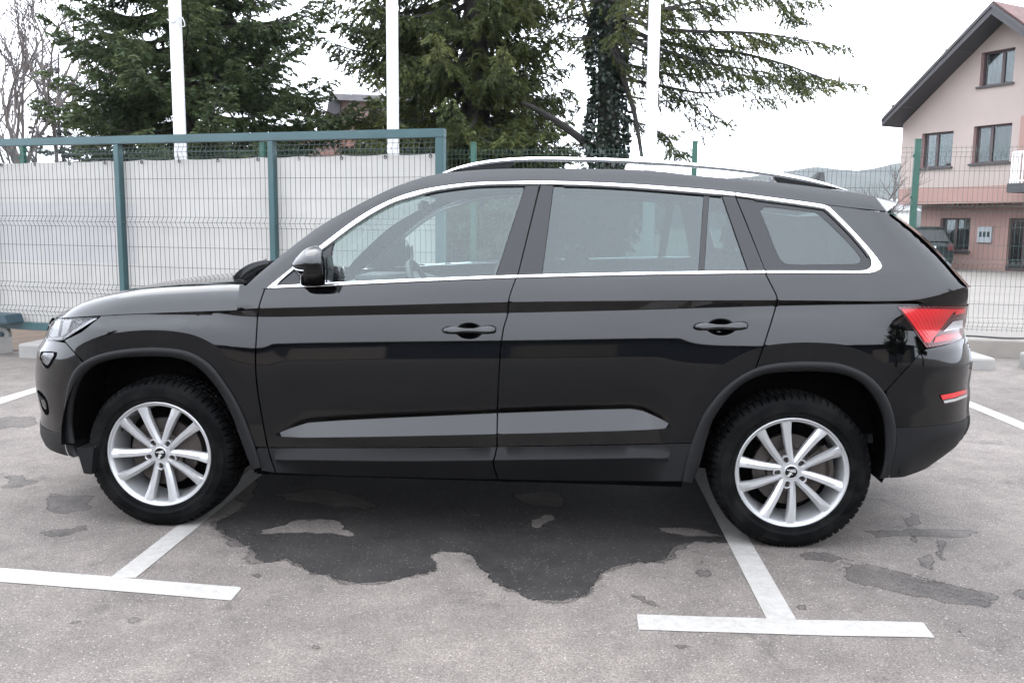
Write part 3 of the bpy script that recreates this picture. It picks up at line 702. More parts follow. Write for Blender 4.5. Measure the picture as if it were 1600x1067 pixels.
# pale bright edge of the tailgate glass
ed = sm([(1393, 333.5), (1436, 366.5), (1474, 404.5), (1494, 427.5), (1514, 449.5)], 4); Ea = resamp(S(sh(ed, -3.5, 2.2)), 20); Eb = resamp(PP(sh(ed, 2.2, -1.4), .60), 20); Ea = Ea+[.004, -.004, .006]
mb = MB(); mb.grid(np.array([Ea, Eb, Eb+[0, .05, 0]])); mb.build('tailgate_edge_trim', PAINT, car, smooth=True); mb = MB(); mb.grid(np.array([Ea, Eb, Eb+[0, .05, 0]])*[1, -1, 1], flip=True); mb.build('tailgate_edge_trim', PAINT, car, smooth=True)
# rear bumper
_ez, _ex = edge_fn(np.vstack([sh(GAP_QB, GAP), ARO[(ARO[:, 0] > 1384) & (ARO[:, 1] > 613)]]))
ztl = S([(1450, 544)])[0, 2]; zsr = QF([(1403, 669)])[0, 2]; zbr = QF([(1390, 746)])[0, 2]
ztc = float(S([(1508, 527)])[0, 2])
zz = zrows(ztc, zsr+.002, 26); xs_ = np.interp(zz, _ez, _ex); Xt = S(sm([(1447.5, 544), (1470, 541), (1488, 536), (1508, 526)], 3))
xs_ = np.where(zz > _ez[-1], np.interp(zz, Xt[:, 2][np.argsort(Xt[:, 2])], Xt[:, 0][np.argsort(Xt[:, 2])]), xs_)
G = wrap_rows(zz, xs_, 1); G[:, :, 1] *= .999; grid_obj('rear_bumper', G, PAINT, car)
zz = zrows(zsr+.003, zbr, 14); G = wrap_rows(zz, np.interp(zz, _ez, _ex), 1); G[:, :, 1] *= 1.003; grid_obj('rear_bumper_lip', G, PLASTIC, car)
# tailgate lower band between the lamps
zz = zrows(S([(1511, 478)])[0, 2], ztc, 6); G = wrap_rows(zz, np.full(6, 3.45), 1); grid_obj('tailgate_lower', G, PAINT, car)
# dark painted band above the lamp is the skin itself; tail lamp
TL = closed([sm([(1402.5, 479.2), (1430, 478.6), (1470, 478.4), (1509, 478)], 3), sm([(1511, 479), (1511.5, 489), (1508.5, 508), (1506, 520), (1504, 526)], 3), sm([(1504, 528), (1487, 535.5), (1468, 540), (1449, 543)], 3), [(1447, 542.5), (1425, 511)]], 4)
tl, tl2 = lamp_piece('tail_light', TL, REDD, car, .004, rim=.02)
lamp_piece('lens', closed([[(1408, 482.5), (1500, 483), (1489, 489), (1453, 535.5), (1445, 535), (1429, 510)]], 4), RED, tl, .007, both=False)
lamp_piece('lens', closed([[(1462, 527), (1474, 523), (1502, 519.5), (1499, 525), (1484, 531), (1459, 535)]], 4), RED, tl, .007, both=False)
lamp_piece('reversing_lens', closed([[(1474, 518), (1489, 502.5), (1505, 499), (1504, 512.5)]], 4), WHITELENS, tl, .007, both=False)
lamp_piece('lens', closed([[(1497, 482.5), (1509, 482), (1509.5, 489), (1491, 492)]], 4), RED, tl, .007, both=False)
lamp_piece('rear_reflector', closed([sm([(1469.5, 617.5), (1490, 613.5), (1510, 608)], 2), [(1510.5, 614)], sm([(1492, 621), (1473, 624.5)], 2)], 4), RED, car, .004)
lamp_piece('reflector_chrome', closed([[(1474, 626), (1492, 622.5), (1510.5, 615.5), (1511, 620), (1492, 627), (1476, 630)]], 4), CHROME, car, .003)
# ------------------------------------------------------------------ door handles, mirror, rails, wipers, aerial
def pillow(name, outline, wbase, depth, m, par, pw=.5, crease=None, both=False, rings=(1, .93, .8, .6, .35), back=.03, power=1.0, tilt=0):
    """rounded body standing out from the lateral plane wbase; outline in pixels"""
    P = np.asarray(outline, float); c = P.mean(0); rows = []
    Q0 = PP(P, wbase-back); rows.append(Q0)
    for r in rings:
        uv = c+(P-c)*r; h = depth*(1-r**2.2)**pw
        if crease is not None: h = h*np.clip(1-crease[1]*np.abs(uv[:, 1]-crease[0]), .2, 1)
        rows.append(PP(uv, wbase+h+tilt*(uv[:, 1]-c[1])))
    G = np.array(rows); outs = []
    for s in ((1, -1) if both else (1,)):
        mb = MB(); Q = G*[1, s, 1]; n = Q.shape[1]
        a = Q[1, 1]-Q[1, 0]; b = Q[2, 0]-Q[1, 0]; fl = np.cross(a, b)[1]*s > 0
        mb.grid(Q, closed=True, flip=fl); k = (len(rows)-1)*n; cc = Q[-1].mean(0); o = len(mb.v); mb.v.append(tuple(cc)); 
        for i in range(n):
            f = (k+i, k+(i+1) % n, o); mb.f.append(f[::-1] if fl else f); mb.m.append(0)
        outs.append(mb.build(name, m, par, smooth=True))
    return outs
def handle(door, door_far, dx, dy):
    ol = smooth([(690, 518), (691.5, 512.5), (700, 508.6), (733, 507.0), (765, 507), (774, 510), (775.5, 514.5), (773, 520), (765, 522.3), (733, 522.4), (700, 522.5), (692, 521.5), (690, 518)], 4)[:-1]+[dx, dy]
    # grip: bar with finger gap above (the bowl shows) and below
    gr = smooth([(690, 517.5), (692, 512.2), (702, 509.2), (712, 510.8), (733, 512), (750, 511.4), (757, 508.6), (768, 508), (774.5, 510.8), (775, 514.5), (772, 520), (757, 522), (733, 521.3), (712, 521.8), (697, 521.5), (690, 517.5)], 4)[:-1]+[dx, dy]
    pillow('handle', gr, .935, .022, PAINT, door, pw=.4, back=.02, tilt=.0011); q = pillow('handle', gr, .935, .022, PAINT, door_far, pw=.4, back=.02, both=True, tilt=.0011)
    bpy.data.objects.remove(q[0])
handle(fd, fd2, 0, 0); handle(rd, rd2, 394, -6)
# mirror
mo = smooth([(455, 413.5), (462, 402), (476, 389.5), (487, 385.2), (497, 384.5), (504, 391), (508, 404), (509.5, 425), (509, 441), (503, 446.5), (486, 447.5), (472, 446), (467, 437), (466.5, 431), (456, 420), (455, 413.5)], 4)[:-1]
zc_ = 411
def mirror_body():
    P = np.asarray(mo); c = np.array([486, 414.]); rows = [PP(P, .90), PP(P, .945)]
    for r in (.97, .9, .78, .6, .4, .2):
        uv = c+(P-c)*r; h = .075*(1-r**2.6)**.55; v = uv[:, 1]-zc_
        h = h-np.where(v < 0, .0009*(-v)**1.15, .0006*v); rows.append(PP(uv, .955+np.maximum(h, .0)+.0))
    G = np.array(rows); outs = []
    for s in (1, -1):
        mb = MB(); Q = G*[1, s, 1]; n = Q.shape[1]; fl = np.cross(Q[1, 1]-Q[1, 0], Q[3, 0]-Q[1, 0])[1]*s > 0
        mb.grid(Q, closed=True, flip=fl); k = (len(G)-1)*n; o = len(mb.v); mb.v.append(tuple(Q[-1].mean(0)))
        for i in range(n): f = (k+i, k+(i+1) % n, o); mb.f.append(f[::-1] if fl else f); mb.m.append(0)
        outs.append(mb.build('side_mirror', GLOSSP, car, smooth=True))
    return outs
GLOSSP = PAINT
mr_, mr2_ = mirror_body()
for s, par in ((1, mr_), (-1, mr2_)):
    a, b = PP([(461, 421), (509, 422.5)], 1.02); mb = MB()
    pts = [PP([(u, v)], wv)[0]*[1, s, 1] for u, v, wv in ((457, 418, .99), (462, 421, 1.012), (468, 422.5, 1.022), (474, 423, 1.028))]
    mb.tube(pts, .003, 6); mb.build('indicator', WHITELENS, par, smooth=True)
    mb = MB(); pts = [PP([(480, 441)], wv)[0]*[1, s, 1] for wv in (.86, .90, .95)]; mb.tube(pts, [.020, .016, .018], 10); mb.build('mirror_foot', PLASTIC, par, smooth=True)
    # mirror glass on the rear side
    g0 = PP(smooth([(507.5, 400), (509.6, 425), (508, 442)], 3), 1.0); 
    mb = MB(); G = np.array([g0+[.002, .02, 0], g0+[.004, .10, 0]])*[1, s, 1]; mb.grid(G); mb.build('mirror_glass', GLOSSBLK, par)
# roof rails
rt = smooth([(690, 270.5), (715, 261), (745, 253.5), (780, 248.5), (842, 245.5), (950, 247), (1050, 252.3), (1140, 260), (1200, 267), (1250, 276), (1290, 286), (1322, 297)], 5)
rb_ = smooth([(704, 270.5), (722, 265.5), (750, 260.2), (785, 255.8), (842, 253), (950, 255), (1050, 260.3), (1140, 268), (1200, 276), (1250, 284.5), (1290, 292.5), (1322, 299.3)], 5)
n = 80; a, b = resamp(rt, n), resamp(rb_, n); Wr = .612
A = PP(a, Wr); B = PP(b, Wr); M_ = (A+B)/2; rows = []
for k, (t, h) in enumerate(((0, .0), (.1, .012), (.5, .018), (.9, .013), (1, .0), (.9, -.022), (.1, -.022), (0, .0))):
    P = A*(1-t)+B*t; P[:, 1] -= h; rows.append(P)
for s in (1, -1):
    mb = MB(); mb.grid(np.array(rows)*[1, s, 1], flip=(s > 0)); rl = mb.build('roof_rail', CHROME, car, smooth=True, angle=45)
    for pts in ([(707, 270.8), (722, 265.5), (750, 260.2), (785, 255.8), (803, 254.5), (797, 262), (760, 265.5), (720, 269.5)], [(1207, 275), (1250, 283), (1290, 291), (1307, 296.5), (1270, 294.5), (1216, 285.5)]):
        q = PP(closed([pts], 6), Wr); mb = MB(); nn = len(q); f_ = (q+[0, -.008, 0])*[1, s, 1]; g_ = (q+[0, .02, 0])*[1, s, 1]
        mb.add(list(f_)+list(g_), [tuple(range(nn))[::(-1 if s < 0 else 1)], tuple(range(nn, 2*nn))[::(1 if s < 0 else -1)]]+[(i, nn+i, nn+(i+1) % nn, (i+1) % nn) for i in range(nn)]); mb.build('rail_foot', GLOSSBLK, rl)
# aerial fin
c = PP([(1275, 282)], 0.0)[0]; mb = MB(); sec = []
for t in np.linspace(0, 1, 7):
    hgt = .085*t; x0 = c[0]-.08+.085*t**1.2; x1 = c[0]+.05-.01*t; wd = .018*(1-t)+.003
    sec.append([(x0, 0, c[2]-.045+hgt), ((x0+x1)/2, -wd, c[2]-.045+hgt), (x1, 0, c[2]-.045+hgt), ((x0+x1)/2, wd, c[2]-.045+hgt)])
mb.grid(np.array(sec), closed=True); mb.build('roof_aerial', GLOSSBLK, car, smooth=True)
# wipers and the dark cowl lip seen over the hood
for s_, (pts, r) in enumerate((([(366, 434), (378, 424), (395, 414), (417, 408)], .012), ([(372, 437), (392, 428), (408, 420)], .010), ([(380, 438), (396, 430)], .009))):
    mb = MB(); mb.tube([PP([p], .62-.04*s_)[0] for p in smooth(pts, 3)], r, 6); mb.build('wiper', GLOSSBLK, car, smooth=True)
mb = MB(); q0 = PP(smooth([(364, 436), (372, 424), (392, 412), (420, 407.5)], 4), .66); q1 = q0+[.03, .25, -.005]; q2 = q0+[.05, .1, -.06]; mb.grid(np.array([q2, q0, q1])); mb.build('cowl_lip', GLOSSBLK, car, smooth=True)
# ------------------------------------------------------------------ underbody, liners
mb = MB(); mb.box((-.48, -.58, .26), (3.2, .58, .60)); mb.box((.44, -.86, .25), (2.33, .86, .42)); mb.box((-.55, -.62, .60), (.20, .62, .88)); mb.box((2.2, -.60, .45), (3.45, .60, .80)); mb.box((3.25, -.70, .34), (3.36, .70, .72))
mb.box((.42, -.84, .25), (.52, .84, .95)); mb.build('underbody', DARK, car)
for xc in (0.0, WB):
    for s in (1, -1):
        mb = MB(); th = np.linspace(0, math.pi, 40); G = []; e0, e1 = (-.365, .40) if xc == 0 else (-.405, .365)
        zf_, zr_ = (.345, .285) if xc == 0 else (.30, .31); ax_ = np.r_[e1, e1+.012, .435*np.cos(th), e0-.012, e0]; az_ = np.r_[zr_, zr_+.03, np.maximum(.355, zf_+.03)+.49*np.sin(th), zf_+.03, zf_]
        for y in (.915, .89, .50): G.append(np.stack([xc+ax_, np.full(44, -y*s), az_], 1))
        mb.grid(np.array(G)); mb.build('wheel_liner', LINER, car, smooth=True)
for s in (1, -1):   # mud flaps
    q = [PP([(u, v)], .93)[0] for u, v in ((119, 700), (146, 700), (143, 741), (131, 739.5))]; mb = MB()
    qq = [p*[1, s, 1] for p in q]+[(p+[0, .18, 0])*[1, s, 1] for p in q]; mb.add(qq, [(0, 1, 2, 3), (7, 6, 5, 4), (0, 4, 5, 1), (1, 5, 6, 2), (2, 6, 7, 3), (3, 7, 4, 0)]); mb.build('mud_flap', PLASTIC, car)
# ------------------------------------------------------------------ interior
def XZ(u, v, wv=.85): p = PP([(u, v)], wv)[0]; return p[0], p[2]
mb = MB(); zf = 1.03; ds = smooth([(.55, .80), (.62, 1.02), (.75, 1.085), (.92, 1.09), (1.05, 1.04), (1.12, .92), (1.12, .70)], 4); G = []
for y in np.linspace(-.72, .72, 13): G.append(np.stack([ds[:, 0], np.full(len(ds), y), ds[:, 1]+.012*math.cos(y*5)], 1))
mb.grid(np.array(G)); mb.box((.85, -.66, 1.08), (1.04, -.30, 1.135)); mb.build('dashboard', DASH, car, smooth=True)
mb = MB(); sc = Vector((1.13, -.37, 1.02)); ax = Vector((.88, 0, .42)).normalized(); e1 = Vector((0, 1, 0)); e2 = ax.cross(e1)
mb.tube([sc+(e1*math.cos(a)+e2*math.sin(a))*.185 for a in np.linspace(0, 2*math.pi, 37)], .015, 8, caps=False)
mb.tube([sc+e1*-.18, sc-ax*.02, sc+e1*.18], .014, 6); mb.tube([sc-ax*.02, sc-e2*.18], .014, 6); mb.tube([sc-ax*.20, sc], [.03, .05], 10); mb.build('steering_wheel', DASH, car, smooth=True)
mb = MB(); mb.tube([sc-ax*.05-e1*.02, sc-ax*.05-e1*.20+e2*-.01], .008, 6); mb.build('indicator_stalk', GLOSSBLK, car)
def seat(x, y, wd=.5, head=True):
    mb = MB()
    def slab(c, sx, sy, sz, tilt, m=None):
        M = Matrix.Translation(c) @ Matrix.Rotation(tilt, 4, 'Y'); mb.box((-sx, -sy, -sz), (sx, sy, sz), m, M)
    slab(Vector((x, y, .62)), .27, wd/2, .07, -.12); slab(Vector((x+.33, y, .93)), .065, wd/2, .33, .30)
    o = mb.build('seat', SEAT, car, bevel=.04)
    if head:
        mb = MB(); slab(Vector((x+.475, y, 1.325)), .05, .13, .085, .18); mb.build('headrest', SEAT, o, bevel=.035)
        mb = MB(); mb.tube([(x+.44, y-.05, 1.15), (x+.465, y-.05, 1.27)], .006, 6); mb.tube([(x+.44, y+.05, 1.15), (x+.465, y+.05, 1.27)], .006, 6); mb.build('headrest_rods', CHROME, o)
    return o
seat(1.45, -.37); seat(1.45, .37); seat(2.25, -.42, .42); seat(2.25, .0, .40); seat(2.25, .42, .42)
mb = MB(); rl_ = Gr.copy()[:, ::2]; rl_[:, :, 2] -= .05; rl_[:, :, 1] *= .97; mb.grid(rl_); mb.build('roof_lining', LINING, car, smooth=True)
mb = MB(); mb.box((.5, -.80, .40), (2.28, .80, .44)); mb.box((2.28, -.58, .40), (3.3, .58, .44)); mb.box((2.95, -.58, .44), (3.3, .58, 1.02)); mb.build('cabin_floor', SEAT, car)
for s in (-1, 1):
    mb = MB(); mb.grid(np.array([[(.62, s*.845, .45), (1.5, s*.86, .45), (2.28, s*.855, .45), (2.30, s*.855, .95), (3.2, s*.80, .95)], [(.62, s*.80, .99), (1.5, s*.83, 1.02), (2.28, s*.83, 1.04), (2.4, s*.83, 1.04), (3.2, s*.76, 1.06)], [(.62, s*.855, 1.04), (1.5, s*.872, 1.06), (2.28, s*.872, 1.075), (2.4, s*.872, 1.075), (3.2, s*.82, 1.085)]])); o = mb.build('door_lining', DASH, car, smooth=True)
    mb = MB(); mb.tube([(1.02, s*.80, .93), (1.16, s*.795, .935)], .012, 6); mb.build('inner_handle', CHROME, o)
for s in (-1, 1):
    mb = MB(); mb.add([(x_, s*.66, z_) for x_, z_ in ((2.95, .95), (3.42, .95), (3.36, 1.15), (3.12, 1.42), (2.95, 1.45))], [(0, 1, 2, 3, 4)]); mb.build('boot_side_lining', SEAT, car)
mb = MB(); mb.grid(np.array([[(3.36, -.66, .6), (3.36, .66, .6)], [(3.34, -.66, 1.1), (3.34, .66, 1.1)], [(3.10, -.60, 1.42), (3.10, .60, 1.42)]])); mb.build('tailgate_lining', SEAT, car)
# inner mirror
mb = MB(); mb.box((-.02, -.11, -.03), (.02, .11, .03), None, Matrix.Translation((1.06, 0, 1.46))); mb.build('rear_view_mirror', DASH, car, bevel=.015)
# ------------------------------------------------------------------ wheels
def lathe(mb, prof, n, m=None, closedp=False, mod=None):
    th = np.linspace(0, 2*math.pi, n, endpoint=False); G = []
    for (r, y) in prof:
        rr = np.full(n, r) if mod is None else mod(r, y, th); G.append(np.stack([rr*np.cos(th), np.full(n, y), rr*np.sin(th)], 1))
    mb.grid(np.array(G), m, closed=True)
def make_tyre_mesh():
    prof = [(.236, .012), (.241, .001), (.247, -.007), (.2475, -.0085), (.252, -.0085), (.266, -.0125), (.268, -.0145), (.285, -.0150), (.302, -.0125), (.303, -.0110), (.318, -.003), (.326, .003), (.333, .012), (.3385, .026), (.3405, .045), (.3405, .060), (.334, .063), (.334, .068), (.3415, .071),
            (.3415, .098), (.334, .101), (.334, .108), (.3415, .111), (.3415, .138), (.334, .141), (.334, .147), (.3405, .150), (.3385, .188), (.333, .200), (.32, .211), (.30, .222), (.27, .225), (.238, .210)]
    NB = 66
    def mod(r, y, th):
        ph = (th*NB/(2*math.pi)) % 1.0; g = ((ph < .22)).astype(float)
        ph2 = ((th*NB/(2*math.pi))+.5) % 1.0; g2 = ((ph2 < .18)).astype(float)
        if r <= .317: return np.full(len(th), r)
        if y < .06 or y > .15: return r-g*.009*min(1, (r-.317)/.012)
        return r-(g2*.006 if r > .337 else 0)
    mb = MB(); lathe(mb, prof, NB*9, mod=mod); v = np.array(mb.v)
    k = v[:, 2] < -ZC+.002; 
    # contact patch: flatten and bulge a little
    v[:, 2] = np.maximum(v[:, 2], -ZC+.002); b = np.clip((-.24-v[:, 2])/.09, 0, 1); v[:, 1] -= np.where((v[:, 1] < .05), .006*b, 0)
    mb.v = [tuple(p) for p in v]; return mb
def build_wheel(phase, first=None):
    root = empty('wheel', (0, 0, 0), 0, car)
    t = make_tyre_mesh().build('tyre', TYRE, root, smooth=True, angle=38)
    rim = MB(); lathe(rim, [(.2395, .016), (.2410, .004), (.2400, -.001), (.2370, -.003), (.2330, -.002), (.2305, .002), (.2280, .005), (.2235, .006), (.2205, .010), (.2185, .020), (.214, .05), (.206, .09), (.203, .13), (.205, .17), (.215, .20)], 96, ALLOY)
    # spokes: five pairs
    for c in range(5):
        for s in (1, -1):
            ca = math.radians(90+72*c); N = 9; sec = []
            p0 = np.array([.040*math.cos(s*.16), .040*math.sin(s*.16)]); p1 = np.array([.2235*math.cos(s*math.radians(20.5)), .2235*math.sin(s*math.radians(20.5))])
            for i in range(N):
                tt = i/(N-1); p = p0*(1-tt)+p1*tt; 
                cv = s*.004*math.sin(math.pi*tt); d = (p1-p0)/np.linalg.norm(p1-p0); nrm = np.array([-d[1], d[0]])*s   # nrm points away from the pair's centre
                p = p+nrm*cv; wd = .0135+.0075*tt+(.004*max(0, tt-.8)/.2); yf = .016-.018*tt**.8 if tt < .9 else .0; yf = .017*(1-tt)**1.3+.0035*tt
                # outer flat face plus a broad inner facet
                q = [(-wd*1.0, yf+.026), (-wd*.86, yf+.010), (-wd*.10, yf), (wd*.82, yf+.0005), (wd*1.0, yf+.006), (wd*1.05, yf+.030), (wd*.5, yf+.046), (-wd*.5, yf+.046)]
                row_ = []
                for (a_, y_) in q:
                    P2 = p+nrm*a_; ang = ca; row_.append((P2[0]*math.cos(ang)-P2[1]*math.sin(ang), y_, P2[0]*math.sin(ang)+P2[1]*math.cos(ang)))
                sec.append(row_)
            rim.grid(np.array(sec), ALLOY, closed=True, flip=(s < 0))
    # hub plate with bolt holes
    th = np.linspace(0, 2*math.pi, 100, endpoint=False); lug = math.radians(90+36)
    rr = .060+.0165*np.cos(5*(th-lug)); outl = [(r*math.cos(a), r*math.sin(a)) for r, a in zip(rr, th)]
    V2 = list(outl); Ed = [(i, (i+1) % 100) for i in range(100)]; holes = []
    for k in range(5):
        a = lug+k*2*math.pi/5; cx, cz = .0565*math.cos(a), .0565*math.sin(a); holes.append((cx, cz)); o = len(V2)
        V2 += [(cx+.0135*math.cos(b_), cz+.0135*math.sin(b_)) for b_ in np.linspace(0, 2*math.pi, 20, endpoint=False)]; Ed += [(o+i, o+(i+1) % 20) for i in range(20)]
    r_ = delaunay_2d_cdt([Vector(p) for p in V2], Ed, [], 1, 1e-5); vv = [tuple(p) for p in r_[0]]; ff = []
    for f in r_[2]:
        cx = sum(vv[i][0] for i in f)/3; cz = sum(vv[i][1] for i in f)/3
        if all((cx-h_[0])**2+(cz-h_[1])**2 > .0133**2 for h_ in holes): ff.append(tuple(f))
    yy = .0145
    def fo(f):
        a, b, c_ = (np.array((vv[i][0], 0, vv[i][1])) for i in f[:3]); return f if np.cross(b-a, c_-a)[1] < 0 else tuple(f[::-1])
    rim.add([(x, yy+.0*(x*x+z*z), z) for x, z in vv], [fo(f) for f in ff], ALLOY)
    n0 = len(outl); rim.add([(x, yy, z) for x, z in outl]+[(x*.96, yy+.03, z*.96) for x, z in outl], [(i, (i+1) % n0, n0+(i+1) % n0, n0+i) for i in range(n0)], ALLOY)
    for cx, cz in holes:
        G = []
        for r2, y2 in ((.0158, yy-.0005), (.0150, yy-.0022), (.0136, yy-.0005), (.0130, yy+.022)): b_ = np.linspace(0, 2*math.pi, 20, endpoint=False); G.append(np.stack([cx+r2*np.cos(b_), np.full(20, y2), cz+r2*np.sin(b_)], 1))
        rim.grid(np.array(G), ALLOY, closed=True)
        rim.add([(cx+.013*math.cos(b_), yy+.021, cz+.013*math.sin(b_)) for b_ in np.linspace(0, 2*math.pi, 20, endpoint=False)], [tuple(range(20))], DISC)
    ro = rim.build('rim', None, root, smooth=True, angle=32); ro.rotation_euler = (0, -phase, 0)
    for cx, cz in holes:
        mb = MB(); G = []
        for r2, y2 in ((.0105, yy+.022), (.0105, yy+.008), (.0080, yy+.005), (.0045, yy+.005), (.0040, yy+.011)): b_ = np.linspace(0, 2*math.pi, 12, endpoint=False); G.append(np.stack([cx+r2*np.cos(b_), np.full(12, y2), cz+r2*np.sin(b_)], 1))
        mb.grid(np.array(G), closed=True); mb.add([(cx+.004*math.cos(b_), yy+.011, cz+.004*math.sin(b_)) for b_ in np.linspace(0, 2*math.pi, 8, endpoint=False)], [tuple(range(8))])
        bo = mb.build('wheel_bolt', DISC, root, smooth=True, angle=40); bo.rotation_euler = (0, -phase, 0)
    # centre cap with winged arrow in a ring
    mb = MB(); lathe(mb, [(.0315, yy+.006), (.0310, yy-.003), (.0290, yy-.0045), (.0262, yy-.0045), (.0255, yy-.0030)], 40, ALLOY)
    mb.add([(.0256*math.cos(b_), yy-.0032, .0256*math.sin(b_)) for b_ in np.linspace(0, 2*math.pi, 40, endpoint=False)], [tuple(range(40))], GLOSSBLK)
    k = .0245
    def flat(pts, y): mb.add([(x*k, y, z*k) for x, z in pts], [tuple(range(len(pts)))], SILVER)
    y1 = yy-.0040
    flat([(-.62, -.80), (-.10, -.92), (.12, -.35), (.42, -.40), (.02, -.02), (-.42, -.22), (-.25, -.34)][::1], y1)          # arrow shaft and head
    for j in range(3):
        b0 = .10+.22*j; flat([(-.55+.08*j, -.05+b0*.7), (-.1+.1*j, -.02+b0*.6), (.78-.06*j, .02+b0*1.05), (.70-.1*j, .16+b0*1.0), (-.05, .12+b0*.75)], y1)
    flat([(-.85, .30), (.50, .62), (.80, .48), (.2, .42), (-.80, .12)], y1)
    co = mb.build('centre_cap', None, root, smooth=True, angle=30)
    # brake disc, hub, caliper
    mb = MB(); lathe(mb, [(.155, .085), (.155, .060), (.100, .060), (.095, .040), (.035, .038), (.034, .085)], 64); mb.build('brake_disc', DISC, root, smooth=True, angle=30)
    mb = MB(); 
    for a0, a1 in ((-.45, .45),):
        aa = np.linspace(a0, a1, 10)+math.pi*.08
        for r0, r1, y0, y1_ in ((.085, .168, .035, .055), (.15, .185, .035, .11)):
            G = [[(r0*math.cos(t_), y0, r0*math.sin(t_)) for t_ in aa], [(r1*math.cos(t_), y0, r1*math.sin(t_)) for t_ in aa], [(r1*math.cos(t_), y1_, r1*math.sin(t_)) for t_ in aa], [(r0*math.cos(t_), y1_, r0*math.sin(t_)) for t_ in aa]]; mb.grid(np.array(G))
    mb.build('brake_caliper', DISC, root)
    mb = MB(); lathe(mb, [(.21, .14), (.03, .14)], 40); mb.build('wheel_backplate', DARK, root)
    # valve
    mb = MB(); a = math.radians(150); mb.tube([(.212*math.cos(a), .03, .212*math.sin(a)), (.200*math.cos(a), .012, .200*math.sin(a))], .004, 8); mb.build('valve', GLOSSBLK, root)
    return root
w1 = build_wheel(math.radians(-1.5)); w1.location = (0, -.882, ZC)
def wheel_copy(loc, rz, ph):
    r = w1.copy(); COL.objects.link(r); r.parent = car; r.location = loc; r.rotation_euler = (0, 0, rz)
    for ch in w1.children:
        c = ch.copy(); COL.objects.link(c); c.parent = r
        if c.name.split('.')[0] in ('rim', 'wheel_bolt', 'centre_cap', 'valve'): c.rotation_euler = (0, -ph, 0)
wheel_copy((WB, -.882, ZC), 0, math.radians(-13))
wheel_copy((0, .882, ZC), math.pi, 0); wheel_copy((WB, .882, ZC), math.pi, .4)
